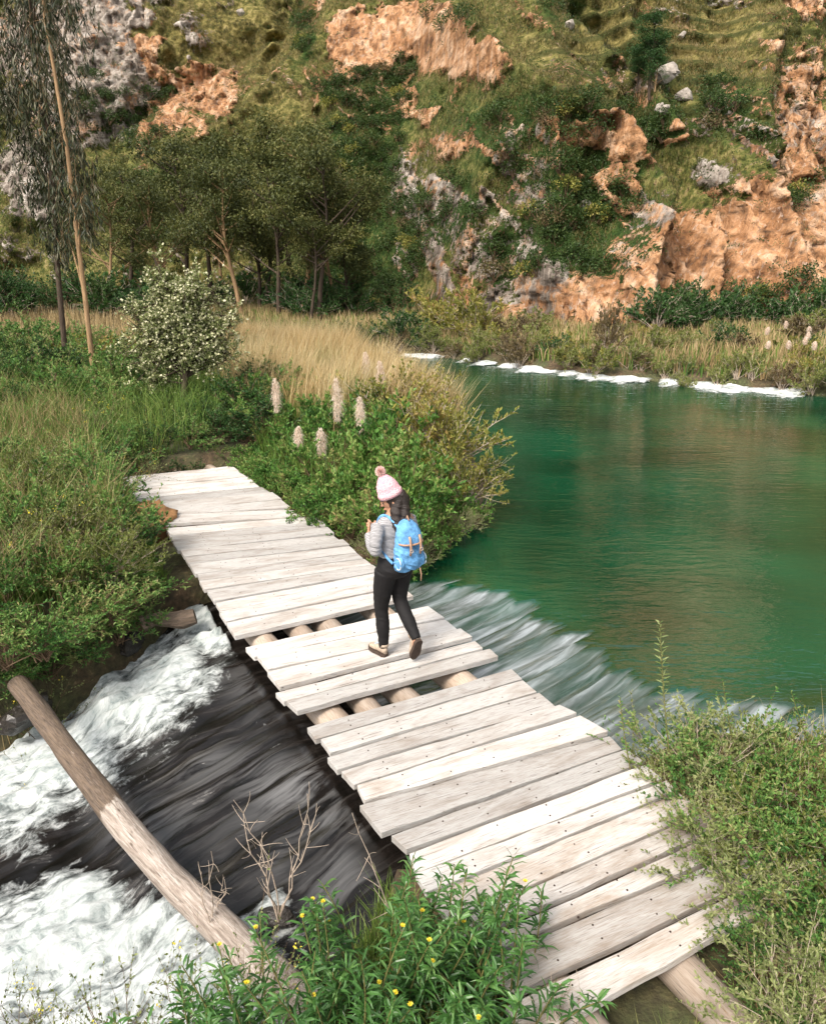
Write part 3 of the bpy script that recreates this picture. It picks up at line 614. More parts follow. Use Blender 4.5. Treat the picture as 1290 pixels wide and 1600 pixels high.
def hill_y(x, z):
    i = np.clip(np.searchsorted(hx, x)-1, 0, len(hx)-2); j = np.clip(np.searchsorted(hz_, z)-1, 0, len(hz_)-2)
    a = np.clip((x-hx[i])/(hx[i+1]-hx[i]), 0, 1); b = np.clip((z-hz_[j])/(hz_[j+1]-hz_[j]), 0, 1)
    return YG[i, j]*(1-a)*(1-b)+YG[i+1, j]*a*(1-b)+YG[i, j+1]*(1-a)*b+YG[i+1, j+1]*a*b
def ray_hill(px, py):
    px = np.atleast_1d(np.asarray(px, float)); py = np.atleast_1d(np.asarray(py, float))
    d = np.stack([(px-645)/F, CT-(py-800)/F*ST, -ST-(py-800)/F*CT], 1)
    lo = np.full(len(px), 28.); hi = np.full(len(px), 28.); done = np.zeros(len(px), bool)
    for t in np.arange(28, 120, .5):
        P = d*t; P[:, 2] += CH; f = P[:, 1]-hill_y(P[:, 0], P[:, 2])
        new = (~done) & (f > 0); hi = np.where(new, t, hi); done |= new
    P = d*np.where(done, hi, 80.)[:, None]; P[:, 2] += CH; P[:, 1] = hill_y(P[:, 0], P[:, 2]); return P

# ---------------------------------------------------------------- vegetation makers
def shrub_arrays(rg, nm=10, nt=8, nl=12, H=1., Rr=.6, ll=.06, lw=.025, up=.3, tmin=.35, twl=.28, flat=.8, side=.9):
    th = rg.random(nm)*2*np.pi; rr = np.sqrt(rg.random(nm))
    tip = np.stack([Rr*rr*np.cos(th), Rr*rr*np.sin(th), H*np.sqrt(1-flat*rr*rr)*rg.uniform(.72, 1.06, nm)], 1)
    base = rg.normal(0, .06*Rr, (nm, 3)); base[:, 2] = 0
    midp = base*.5 + tip*np.array([.35, .35, .65]) + rg.normal(0, .06*Rr, (nm, 3))
    MP = bez(base, midp, tip, 7)
    n2 = nm*nt; im = np.repeat(np.arange(nm), nt); t = rg.uniform(tmin, 1, n2)
    ti = t*6; k = np.minimum(ti.astype(int), 5); f = (ti-k)[:, None]
    sp = MP[im, k]*(1-f)+MP[im, k+1]*f; tg = nrm(MP[im, k+1]-MP[im, k])
    out_ = nrm(sp*np.array([1, 1, .4]))
    dr = nrm(tg*.5 + rg.normal(0, .55, (n2, 3)) + out_*.35 + np.array([0, 0, up]))
    ln = twl*H*(rg.uniform(.5, 1.2, n2)*np.where(rg.random(n2) < .07, 1.8, 1))[:, None]
    e = sp+dr*ln; TW = bez(sp, sp+dr*ln*.5+rg.normal(0, .03*H, (n2, 3)), e, 4)
    n3 = n2*nl; it = np.repeat(np.arange(n2), nl); t = rg.uniform(.1, 1, n3)
    ti = t*3; k = np.minimum(ti.astype(int), 2); f = (ti-k)[:, None]
    lp = TW[it, k]*(1-f)+TW[it, k+1]*f; tg = nrm(TW[it, k+1]-TW[it, k])
    ld = nrm(tg*.55 + rg.normal(0, .5, (n3, 3))*side + np.array([0, 0, up]))
    L = ll*rg.uniform(.6, 1.25, n3); W = lw*rg.uniform(.7, 1.2, n3)
    return MP, TW, lp, ld, L, W, TW[:, -1], dr
def patch_tint(P, rg, sc=2.2, mix_=.55):
    return np.clip(.5+.55*fbm(P*sc+rg.random(3)*50, 3, 7)*mix_*1.4 + rg.normal(0, .2, len(P)), 0, 1)
def make_shrub(name, seed, leafm, stemm, parts=True, kind='d', droop=.1, r0=.012, flower=None, fold=.25, **k):
    rg = np.random.default_rng(seed)
    MP, TW, lp, ld, L, W, ends, edr = shrub_arrays(rg, **k)
    a = MB(); leaves(a, lp, ld, L, W, rg, kind, fold, droop, 0, patch_tint(lp, rg))
    H = k.get('H', 1.)
    if flower:
        fm, cnt, fs = flower
        P = ends[rg.choice(len(ends), min(cnt, len(ends)), replace=False)]
        P = np.repeat(P, 7, 0)+rg.normal(0, fs*1.6, (len(P)*7, 3)); leaves(a, P, rg.normal(size=P.shape)+np.array([0, 0, .5]), fs*1.6, fs*1.3, rg, 'd', mat=1)
    s = a if not parts else MB()
    sm = (2 if flower else 1) if not parts else 0
    tubes(s, MP, r0*H*np.linspace(1, .35, 7)[None], 4, sm); tubes(s, TW, r0*H*.35*np.linspace(1, .4, 4)[None], 3, sm)
    lm = [leafm]+([flower[0]] if flower else [])
    if parts:
        e = empty(name, (0, 0, -50)); a.build('foliage', lm, e); s.build('stems', stemm, e); return e
    return a.build(name, lm+[stemm])
protos = []
def proto(fn, *a, **k):
    o = fn(*a, **k); protos.append(o); return o
PB = [proto(make_shrub, 'broadleaf_bush', 100+i, M['bright'], M['stem'], nm=16, nt=9, nl=13, H=1., Rr=.75, ll=.085, lw=.042, up=.45, droop=0, fold=.2) for i in range(3)]
PL = [proto(make_shrub, 'bank_bush', 120+i, M['bank'], M['stem'], nm=16, nt=10, nl=14, H=1., Rr=.8, ll=.075, lw=.028, up=.35) for i in range(4)]
PD = [proto(make_shrub, 'dark_bush', 140+i, M['dark'], M['stem'], nm=14, nt=10, nl=14, H=1., Rr=.75, ll=.07, lw=.035, up=.3) for i in range(2)]
PO = [proto(make_shrub, 'olive_bush', 150+i, M['olive'], M['twig'], nm=26, nt=14, nl=16, H=1., Rr=.8, ll=.07, lw=.024, up=.5, twl=.28) for i in range(2)]
PF = [proto(make_shrub, 'riverside_bush', 160+i, [M['lime'], M['olive'], M['bushdry'], M['dark']][i], M['twig'], nm=14, nt=9, nl=11, H=1., Rr=.85, ll=.11, lw=.045, up=.4) for i in range(4)]
PR = [proto(make_shrub, 'small_leaf_bush', 170+i, [M['bank'], M['sage'], M['lime']][i], [M['stem'], M['twig'], M['twig']][i], nm=18, nt=12, nl=20, H=1., Rr=.75, ll=.054, lw=.022, up=.5, twl=.34, r0=.007) for i in range(3)]
used = set()
def put(pr, p, sc, label, cat, group, rz=None):
    rz = rng.random()*6.28 if rz is None else rz
    if pr.name in used:
        return copy_tree(pr, p, rz, sc, label, group)
    used.add(pr.name); pr.location = [float(q) for q in p]; pr.rotation_euler = (0, 0, rz); pr.scale = sc if isinstance(sc, (tuple, list)) else (sc,)*3
    tag(pr, label, cat, group); return pr
def inpoly(P, poly): return sdist(np.asarray(P), np.asarray(poly)) > 0
def scatter(poly, n, mind, rg, accept=None):
    poly = np.asarray(poly); lo, hi = poly.min(0), poly.max(0); out_ = []
    for _ in range(n*60):
        p = lo+(hi-lo)*rg.random(2)
        if not inpoly([p], poly)[0]: continue
        if accept is not None and not accept(p): continue
        if all((p[0]-q[0])**2+(p[1]-q[1])**2 > mind*mind for q in out_): out_.append(p)
        if len(out_) >= n: break
    return out_
lx = lambda p: np.array(at(*p, 0))[:2]
def bridge_clear(p, mrg):
    p = np.asarray(p, float); a, s = AS(np.stack([p[..., 0], p[..., 1], p[..., 0]*0], -1)); return ~((amid[0]-.2 < a) & (a < amid[1]+.1) & (np.abs(s) < .95+mrg))
# --- left bank, near part beside the stream and the deck
rg = np.random.default_rng(31)
def island(p, m_=.15): return max(sdist(np.array([p]), land1)[0], sdist(np.array([p]), land2)[0]) > m_
zoneA = [tuple(q) for q in left_land[1:6]]+[lx(q) for q in ((262, 880), (215, 810), (170, 760), (-60, 760))]
for p in scatter(zoneA, 46, .42, rg, lambda p: island(p, .02) and bridge_clear(p, .42)):
    i = rg.integers(0, 4); s_ = rg.uniform(.5, .85); pr = PL[i] if rg.random() < .72 else PR[2]
    put(pr, (*p, gz(*p)-.03), (s_*1.1, s_*1.1, s_), 'leafy green bush on the left bank beside the white rapids' if pr is not PR[2] else 'pale yellow-green fine-leaved bush on the left bank beside the rapids', 'bush', 'bushes along the left stream bank' if pr is not PR[2] else 'pale fine-leaved bushes along the left stream bank')
for px, py, zz, s_ in ((-40, 1105, -.85, .5), (30, 1080, -.8, .5), (85, 1060, -.75, .45), (140, 1035, -.7, .5), (190, 1005, -.62, .45), (225, 985, -.55, .4), (10, 1045, -.3, .6), (70, 1030, -.3, .6), (120, 1000, -.3, .6), (180, 975, -.3, .55), (225, 940, -.3, .5)):
    p = at(px, py, zz); put(PL[rg.integers(0, 4)], p, (s_*1.2, s_*1.2, s_*.9), 'leafy bush overhanging the white rapids from the left bank', 'bush', 'bushes overhanging the rapids from the left bank')
zoneB = [lx(q) for q in ((-80, 770), (185, 748), (370, 722), (430, 715), (420, 600), (-80, 595))]
for p in scatter(zoneB, 75, .6, rg, lambda p: bridge_clear(p, .4)):
    px, py = proj(np.array([*p, 0])); dk = 190 < px < 420 and py > 610
    pr = PD[rg.integers(0, 2)] if (dk or rg.random() < .25) else PL[rg.integers(0, 4)]
    s_ = rg.uniform(.7, 1.15)*(.8 if px < 200 and py > 680 else 1)*(.55 if 220 < px < 370 and py > 615 else 1)
    put(pr, (*p, gz(*p)-.04), (s_*1.1, s_*1.1, s_*(.75 if py > 690 else 1)), 'dark green bush in the thicket around the flowering tree' if pr in PD else 'mid green bush on the bank left of the flowering tree', 'bush', 'dark bushes below the flowering tree' if pr in PD else 'green bushes behind the bridge end')
zoneC = [(-26, 17.5), (-4.4, 16.5), (-4.0, 19), (-7, 24), (-30, 30)]
for p in scatter(zoneC, 60, 1.1, rg):
    pr = PL[rg.integers(0, 4)] if rg.random() < .8 else PF[1]
    s_ = rg.uniform(.9, 1.4)
    put(pr, (*p, gz(*p)-.05), (s_*1.2, s_*1.2, s_), 'low yellowish bush far back on the left bank' if pr is PF[1] else 'leafy bush far back on the left bank near the tall gum trees', 'bush', 'yellowish bushes far back on the left bank' if pr is PF[1] else 'bushes on the far part of the left bank')
# --- bushes to the right of the deck
edge = [(425, 735, .42), (455, 760, .42), (500, 770, .55), (545, 800, .5), (590, 830, .5), (625, 860, .42), (480, 725, .6), (530, 745, .65), (585, 770, .7), (640, 800, .7), (560, 720, .7), (620, 745, .8), (430, 700, .55), (480, 690, .6), (660, 835, .45), (545, 690, .7)]
for px, py, s_ in edge:
    p = at(px, py, 0); 
    if not bridge_clear(p, .45): p = p-SDIR*.4
    put(PB[rg.integers(0, 3)], (p[0], p[1], -.12), s_*1.55, 'bright green broad-leaved bush lining the right edge of the footbridge', 'bush', 'broad-leaved bushes along the right edge of the bridge')
for px, py, s_ in ((520, 655, .7), (450, 640, .7), (400, 690, .6), (600, 700, .75), (430, 665, .6), (560, 660, .7), (490, 640, .6), (390, 660, .7), (410, 630, .7)):
    p = at(px, py, 0); put(PB[rg.integers(0, 3)], (p[0], p[1], gz(p[0], p[1])-.05), s_*1.35, 'green broad-leaved bush standing among the pampas plumes', 'bush', 'broad-leaved bushes among the pampas plumes')
for i in range(26):
    q = axp(amid[1]+.1-i*.17, -1.12-rg.uniform(0, .22), -.22); 
    if sdist(q[None, :2], land1)[0] < .1: continue
    put(PB[rg.integers(0, 3)], q, rg.uniform(.38, .55), 'low green plant pressed against the right edge of the far deck', 'plant', 'low plants against the far deck')
for i, (px, py) in enumerate(((190, 735), (215, 715), (250, 722), (300, 712), (345, 705), (385, 700), (230, 690), (280, 690), (330, 685), (370, 680), (200, 680), (255, 665), (310, 665), (350, 655), (210, 655), (400, 670), (240, 645), (375, 650), (170, 700), (160, 670))):
    p = at(px, py, 0); s_ = .42+.05*(i % 5); put(PD[i % 2] if i % 3 else PL[i % 4], (p[0], p[1], gz(p[0], p[1])-.03), (s_*1.3, s_*1.3, s_), 'dark low bush between the flowering tree and the bridge end' if i % 3 else 'green low bush between the flowering tree and the bridge end', 'bush', 'dark low bushes in front of the flowering tree' if i % 3 else 'green low bushes in front of the flowering tree')
for i in range(12):
    q = axp(amid[1]+.25+rg.uniform(0, .5), rg.uniform(-1.1, 1.2), -.2); put(PL[rg.integers(0, 4)], q, rg.uniform(.25, .42), 'low herb growing at the far end of the footbridge', 'plant', 'low herbs at the far end of the bridge')
for i in range(9):
    q = axp(amid[1]-.1-i*.2, 1.15+rg.uniform(0, .2), -.25); put(PL[rg.integers(0, 4)], q, rg.uniform(.3, .42), 'low herb along the left edge of the far deck', 'plant', 'low herbs along the left edge of the far deck')
for k_, (px, py, s_, lb) in enumerate(((625, 690, 1.45, 'big yellow-olive bush on the point of land behind the woman'), (690, 740, 1.45, 'rounded olive bush leaning over the green lake'), (728, 785, .85, 'low olive bush with bare twigs trailing in the lake'))):
    p = at(px, py, -.1); put(PO[k_ % 2], (p[0], p[1], -.2), (s_*1.05, s_*1.05, s_), lb, 'bush', None)
for px, py, s_ in ((668, 770, .8), (705, 800, .55)):
    p = at(px, py, -.1); put(PB[1], (p[0], p[1], -.25), s_, 'green leafy bush at the waterline below the olive bushes', 'bush', 'leafy bushes at the lake edge')
for i, (px, py) in enumerate(((585, 862), (612, 880), (636, 888), (655, 875), (675, 862), (700, 842), (725, 822), (745, 808), (600, 850), (645, 858))):
    p = at(px, py, -.22); put(PB[i % 3] if i % 3 else PR[1], (p[0], p[1], -.34), (.42, .42, .36), 'low leafy plant hanging over the lake edge behind the woman' if i % 3 else 'grey-green twiggy plant at the lake edge behind the woman', 'plant', 'low leafy plants at the lake edge' if i % 3 else 'twiggy plants at the lake edge')
# --- pampas plumes
def pampas(name, seed, h, pl, lean):
    rg = np.random.default_rng(seed); e = empty(name, (0, 0, 0))
    top = np.array([lean[0], lean[1], h]); P = bez(np.zeros((1, 3)), np.array([[0, 0, h*.6]]), top[None], 8)
    s = MB(); tubes(s, P, np.linspace(.009, .004, 8)[None], 5); s.build('stem', M['dry'], e)
    n = 900; t = rg.random(n); c = np.array([lean[0]*.95, lean[1]*.95, h-pl])+(top-np.array([lean[0]*.95, lean[1]*.95, h-pl]))*t[:, None]
    r = (.028+.028*pl)*np.sin(np.pi*(.10+.88*t))**.8; a = rg.random(n)*6.28; off_ = rg.normal(0, .35, n)
    d = np.stack([np.cos(a)+off_*.6+.35*np.sign(lean[0]), np.sin(a), .8+1.3*rg.random(n)], 1)
    f = MB(); leaves(f, c+d*np.array([1, 1, 0])*(r*rg.random(n)**.5)[:, None]*.8, d, (.05+r*1.9)*rg.uniform(.5, 1.4, n), .0065, rg, 'd', 0, .75); f.build('plume', M['plume'], e)
    nb_ = 26; Pb = rg.normal(0, .05, (nb_, 3)); Pb[:, 2] = 0; lf = MB(); blades(lf, Pb, rg.uniform(.5, 1.0, nb_)*h*.6, .012, rg, .7); lf.build('leaves', M['dry'], e)
    return e
for i, (px, py, tpy, pl, lb) in enumerate(((432, 700, 590, .62, 'leftmost pale pampas plume, standing in dry grass'), (523, 730, 592, .75, 'tallest creamy pampas plume on a long straight stem'), (552, 735, 620, .62, 'slim pampas plume just right of the tallest one'), (478, 755, 668, .5, 'short fluffy pampas plume at the left of the lower pair'), (497, 760, 672, .5, 'narrow pampas plume at the right of the lower pair'), (566, 660, 552, .55, 'pampas plume farthest back, nearest the far stream'), (594, 680, 565, .65, 'rightmost pampas plume in front of the orange reeds'))):
    p = at(px, py, 0); q = aty(px, tpy, p[1]); e = pampas('pampas_grass', 200+i, q[2], pl, rg.normal(0, .09, 2)); e.location = (p[0], p[1], 0); tag(e, lb, 'pampas grass')
# --- golden reed bed and grasses (uncountable)
def fill(name, poly, n, hmin, hmax, w, m, rg, lean=.3, acc=None, ld=None, zoff=-.03):
    poly = np.asarray(poly, float); lo, hi = poly.min(0), poly.max(0); P = lo+(hi-lo)*rg.random((n*3, 2)); P = P[inpoly(P, poly)]
    if acc is not None: P = P[acc(P)]
    P = P[:n]; Z = ground_z(P); mb = MB(); Hh = rg.uniform(hmin, hmax, len(P))*(1+.35*vnoise(np.column_stack([P*1.3, P[:, 0]*0]), 5))
    T = np.clip(.5+.4*vnoise(np.column_stack([P*.8, P[:, 0]*0]), 9)+rg.normal(0, .2, len(P)), 0, 1)
    blades(mb, np.column_stack([P, Z+zoff]), Hh, w, rg, lean, 0, T, ld)
    return tag(mb.build(name, m), kind='stuff')
reedpoly = [(-5.0, 19), (-4.0, 16.2), (-2.2, 14.6), (-.3, 14.3), (1.0, 14.2), (.7, 16.5), (-.3, 21), (-2.1, 25.8), (-5.2, 29.3), (-8.8, 31), (-12, 31), (-8, 23)]
tag(fill('reed_bed', reedpoly, 34000, .8, 1.4, .016, M['gold'], rg, .45, ld=(.12, -.05, 0)), 'golden dry reeds covering the point of land', 'reeds')
tag(fill('dry_grass', [(-26, 27), (-9, 23), (-9, 31.5), (-12, 40), (-40, 46)], 9000, .5, .9, .03, M['dry'], rg), 'dry tan grass behind the left bank bushes', 'grass')
fsh = np.array(far_shore)
farpoly = [(-9, 33.6)] + [tuple(q+np.array([.1, .35])) for q in fsh[:8]] + [(26, 32), (20, 37), (8, 34), (4, 37), (0, 46), (-14, 48)]
tag(fill('meadow_grass', farpoly, 26000, .35, .75, .04, M['dry'], rg, .4), 'pale green and straw grass on the far bank', 'grass')
tag(fill('meadow_herbs', farpoly, 20000, .25, .6, .05, M['grass'], rg, .5), 'green herbs among the straw grass of the far bank', 'grass')
tag(fill('bank_grass', zoneA+[], 14000, .18, .5, .012, M['grass'], rg, .7, lambda P: (sdist(P, land1) > -.12)), 'green grass between the bushes on the left bank', 'grass')
tag(fill('bank_tall_grass', [lx(q) for q in ((-60, 1060), (220, 960), (170, 760), (330, 700), (400, 620), (-60, 600))], 9000, .5, 1.05, .011, M['grass'], rg, .8, lambda P: (sdist(P, land1) > .1) & bridge_clear(P, .1)), 'tall green grass standing among the left bank bushes', 'grass')
tag(fill('bank_straw', [lx(q) for q in ((-60, 1000), (200, 900), (180, 760), (100, 660), (-60, 640))], 5200, .5, 1.0, .008, M['dry'], rg, .8), 'dry straw stalks between the left bank bushes', 'grass')
tag(fill('point_grass', [lx(q) for q in ((400, 720), (650, 880), (750, 780), (690, 640), (420, 600))], 8000, .35, .8, .012, M['grass'], rg, .5, lambda P: sdist(P, land1) > .1), 'rough grass under the bushes right of the bridge', 'grass')
# orange root ball under the deck edge
mb = MB(); n_u, n_v = 28, 18; a, t = np.meshgrid(np.linspace(0, 2*np.pi, n_u), np.linspace(0.05, np.pi-.05, n_v), indexing='ij'); d = np.stack([np.cos(a)*np.sin(t), np.sin(a)*np.sin(t), np.cos(t)], -1).reshape(-1, 3)
mb.add(d*np.array([.32, .32, .3])*(1+.35*fbm(d*2.5, 4, 5))[:, None], [grid_faces(n_u, n_v)])
o = mb.build('clay_bank', M['rockdirt'], None, True); p = at(236, 822, -.12); o.location = p; tag(o, 'orange clay lump eroding under the left edge of the footbridge', 'clay bank')

# ---------------------------------------------------------------- flowering tree
def tree_arrays(rg, trunk, r0, nb, crown_c, crown_r, ntw, nl, lsp, zmin=.25):
    trunk = np.asarray(trunk, float); K = len(trunk)
    t = rg.uniform(zmin, 1, nb); ti = t*(K-1); k = np.minimum(ti.astype(int), K-2); sp = trunk[k]*(1-(ti-k))[:, None]+trunk[k+1]*(ti-k)[:, None]
    d = nrm(rg.normal(size=(nb, 3))); d[:, 2] = d[:, 2]*.9+.15
    e = np.asarray(crown_c)+d*np.asarray(crown_r)*(rg.random(nb)**.4)[:, None]
    BR = bez(sp, (sp+e)/2+np.array([0, 0, .08])*np.linalg.norm(e-sp, axis=1)[:, None]+rg.normal(0, .08, (nb, 3)), e, 6)
    im = np.repeat(np.arange(nb), ntw); n2 = len(im); tt = rg.uniform(.4, 1, n2); ti = tt*5; k = np.minimum(ti.astype(int), 4); f = (ti-k)[:, None]
    s2 = BR[im, k]*(1-f)+BR[im, k+1]*f; dd = nrm(rg.normal(0, .7, (n2, 3))+nrm(s2-np.asarray(crown_c))*.6+np.array([0, 0, .2])); e2 = s2+dd*(lsp*rg.uniform(.5, 1.2, n2))[:, None]
    TW = bez(s2, (s2+e2)/2+rg.normal(0, .03, (n2, 3)), e2, 4)
    it = np.repeat(np.arange(n2), nl); n3 = len(it); tt = rg.uniform(.15, 1.05, n3)[:, None]
    lp = TW[it, 0]*(1-tt)+TW[it, 3]*tt+rg.normal(0, .02, (n3, 3)); ld = nrm(dd[it]*.5+rg.normal(0, .6, (n3, 3))+np.array([0, 0, .2]))
    return BR, TW, lp, ld, dd
rg = np.random.default_rng(55)
bp = at(290, 650, .1); tb_ = bp[1]
q = lambda px, py, dy=0: aty(px, py, tb_+dy)-bp
e = empty('flowering_tree', bp); tag(e, 'small tree covered in white blossom behind the far end of the bridge', 'tree')
trunk = np.array([[0, 0, -.2], q(288, 610), q(292, 570), q(285, 530), q(278, 490), q(262, 450)])
s = MB(); tubes(s, trunk[None], np.array([[.085, .07, .06, .05, .035, .02]]), 8); s.build('trunk', M['bark'], e, True)
f = MB(); bm_ = MB()
for (cx, cy, rx, ry, nb_, nt_) in ((285, 475, .6, .42, 26, 14), (235, 505, .5, .36, 20, 14), (338, 522, .48, .4, 20, 14), (208, 560, .36, .28, 12, 12), (300, 556, .62, .32, 18, 14), (362, 562, .28, .26, 9, 12), (258, 440, .28, .28, 10, 12), (240, 405, .1, .26, 5, 10), (318, 440, .3, .26, 10, 12), (366, 490, .18, .3, 7, 11), (196, 492, .22, .24, 8, 12), (270, 520, .5, .4, 18, 13), (225, 600, .3, .2, 7, 12)):
    BR, TW, lp, ld, dd = tree_arrays(rg, trunk, .05, nb_, q(cx, cy), (rx, rx*.8, ry), nt_, 13, .3)
    tubes(bm_, BR, np.linspace(.022, .006, 6)[None], 4); tubes(bm_, TW, np.linspace(.005, .002, 4)[None], 3)
    L = rg.uniform(.05, .085, len(lp)); leaves(f, lp, ld, L, L*.45, rg, 'd', .2, .05, 0)
    nf = int(len(lp)*.32); ii = rg.choice(len(lp), nf, replace=False); leaves(f, lp[ii]+dd[np.repeat(np.arange(len(TW)), 13)[ii]]*.06, rg.normal(size=(nf, 3))+np.array([0, -.3, .6]), .06, .05, rg, 'd', .2, 0, 1)
bm_.build('branches', M['bark'], e); f.build('foliage', [M['sage'], M['white']], e)

# ---------------------------------------------------------------- tall gum trees at left
def gum(name, bpx, bpy, Y, bend, top, nclump, seed, tm, r0, label, clumps):
    rg = np.random.default_rng(seed); b_ = aty(bpx, bpy, Y); g0 = gz(b_[0], b_[1]); base = np.array([b_[0], Y, g0-.1])
    e = empty(name, base); tag(e, label, 'tree')
    tr = np.array([aty(px, py, Y+dy)-base for px, py, dy in bend]); tr[0, 2] = -.1
    s = MB(); tubes(s, tr[None], np.linspace(r0, .02, len(tr))[None], 8); br = s; f = MB()
    for (px, py, rw, rh, nt_) in clumps:
        nt_ = int(nt_*.62)
        c = aty(px, py, Y+rg.uniform(-.8, .8))-base
        d_ = np.linalg.norm(tr-c-np.array([0, 0, -1.0]), axis=1); k = int(np.argmin(d_))
        BR = bez(tr[k][None], ((tr[k]+c)/2+np.array([0, 0, .5]))[None], c[None], 7); tubes(br, BR, np.linspace(.03, .008, 7)[None], 4)
        a0 = c+rg.normal(0, 1, (nt_, 3))*np.array([rw, rw, rh*.55])
        ln = rg.uniform(.35, .9, nt_); a1 = a0+np.stack([rg.normal(0, .14, nt_), rg.normal(0, .14, nt_), -ln], 1)
        TW = bez(a0, (a0+a1)/2+rg.normal(0, .06, (nt_, 3))+np.array([0, 0, .1]), a1, 4); tubes(br, TW, np.linspace(.005, .0025, 4)[None], 3)
        nl = 13; it = np.repeat(np.arange(nt_), nl); t = rg.random(len(it))[:, None]
        lp = TW[it, 0]*(1-t)+TW[it, 3]*t; ld = np.stack([rg.normal(0, .45, len(it)), rg.normal(0, .45, len(it)), -np.ones(len(it))], 1)
        L = rg.uniform(.14, .27, len(it)); leaves(f, lp, ld, L, L*.17, rg, 'd', .1, 0)
    s.build('trunk', tm, e, True); f.build('foliage', M['euc'], e)
gum('gum_tree', 97, 535, 21, [(97, 535, 0), (93, 450, 0), (88, 380, 0), (84, 300, 0), (75, 200, 0), (55, 80, 0), (40, -60, 0), (30, -240, 0)], None, 0, 61, M['bark'], .085, 'tall slender gum tree with a dark trunk and drooping leaves',
    [(88, 360, .28, .5, 60), (78, 290, .35, .6, 80), (95, 320, .3, .5, 60), (60, 210, .45, .7, 90), (90, 240, .3, .6, 70), (30, 130, .55, .8, 100), (75, 120, .4, .8, 90), (20, 40, .6, .9, 110), (60, 30, .45, .8, 90), (10, -60, .6, .9, 90), (60, -60, .5, .8, 80), (20, -180, .7, 1., 90), (15, 170, .3, .6, 50), (40, 260, .3, .4, 30)])
gum('gum_tree', 140, 560, 18.5, [(142, 560, 0), (134, 470, 0), (125, 400, 0), (116, 330, 0), (105, 230, 0), (85, 110, 0), (72, 40, 0), (60, -80, 0), (52, -200, 0)], None, 0, 62, M['palebark'], .07, 'slender gum tree with a pale tan trunk and hanging leaf sprays',
    [(125, 330, .2, .4, 35), (115, 280, .28, .5, 50), (130, 300, .2, .4, 30), (100, 200, .3, .5, 50), (120, 250, .2, .4, 30), (85, 130, .3, .5, 45), (75, 50, .4, .6, 50), (65, -40, .4, .6, 50), (105, 370, .15, .3, 16), (55, -130, .5, .6, 50)])
# ---------------------------------------------------------------- gum grove
def far_tree(seed, H, tr_n, leafm, spread=.3, low=.35):
    rg = np.random.default_rng(seed); e = empty('grove_tree', (0, 0, -60))
    s = MB(); f = MB()
    K = 8; z = np.linspace(-.02, 1, K)
    lean = rg.normal(0, .05, 2); trunk = np.stack([lean[0]*z+.02*np.sin(z*6+seed), lean[1]*z+.02*np.cos(z*5), z], 1)*H
    tubes(s, trunk[None], (np.linspace(.019, .003, K)*H)[None], 7)
    nb_ = 20; t = rg.uniform(low, .97, nb_); k = np.minimum((t*(K-1)).astype(int), K-2); ff = (t*(K-1)-k)[:, None]; sp = trunk[k]*(1-ff)+trunk[k+1]*ff
    a = rg.random(nb_)*6.28; rad = spread*H*(1.15-t)*rg.uniform(.5, 1.2, nb_)+.06*H; en = sp+np.stack([np.cos(a)*rad, np.sin(a)*rad, rad*rg.uniform(.5, 1.2, nb_)], 1)
    BR = bez(sp, (sp+en)/2+np.array([0, 0, -.02*H]), en, 6); tubes(s, BR, (np.linspace(.007, .002, 6)*H)[None], 4)
    C = np.concatenate([en, BR[:, 4], trunk[-2:]]); C = np.concatenate([C, C+rg.normal(0, .05*H, C.shape)])
    for c in C:
        n = 75; rr = H*rg.uniform(.028, .055)
        n = 95; P = c+rg.normal(0, 1, (n, 3))*np.array([rr, rr, rr*.55]); tint0 = rg.uniform(.1, .75)
        leaves(f, P, rg.normal(0, .6, (n, 3))+np.array([0, 0, -.5]), rg.uniform(.014, .03, n)*H, .009*H, rg, 'd', .15, 0, 0, np.clip(tint0+rg.normal(0, .18, n), 0, 1))
    s.build('trunk', M['palebark'] if seed % 2 else M['bark'], e, True); f.build('crown', leafm, e); return e
GT = [far_tree(300+i, 1., 8, M['eucfar'], .42 if i < 3 else .3) for i in range(5)]
grove = [(215, 520, 46, 262), (255, 500, 42, 300), (330, 500, 44, 240), (372, 500, 40, 262), (405, 505, 43, 292), (440, 505, 39, 270), (478, 505, 41, 232), (505, 502, 38, 252), (520, 505, 42, 300), (540, 500, 40, 330), (300, 500, 48, 225), (180, 510, 41, 300), (460, 500, 46, 215), (350, 500, 47, 300), (420, 500, 48, 250), (490, 505, 37.5, 340)]
words = ['tall brown-green gum tree in the grove behind the reeds', 'gum tree with bare lower trunk in the grove behind the golden reeds']
for i, (px, py, Y, ty) in enumerate(grove):
    b_ = aty(px, py, Y); p = np.array([b_[0], Y, gz(b_[0], Y)]); h = aty(px, ty, Y)[2]-p[2]
    put(GT[i % 5], p-np.array([0, 0, .1]), (h*1.05, h*1.05, h), 'brown-green gum tree in the grove between the golden reeds and the hill', 'tree', 'gum trees of the grove below the hill')
rg = np.random.default_rng(77)
for i in range(44):       # undergrowth of the grove
    px = rg.uniform(-60, 640); Y = rg.uniform(38, 49); b_ = aty(px, 500, Y); s_ = rg.uniform(1.2, 2.4)
    put(PD[i % 2] if i % 3 else PF[3], (b_[0], Y, gz(b_[0], Y)-.1), (s_*1.1, s_*1.1, s_), 'dark bush among the trunks of the gum grove', 'bush', 'undergrowth of the gum grove')
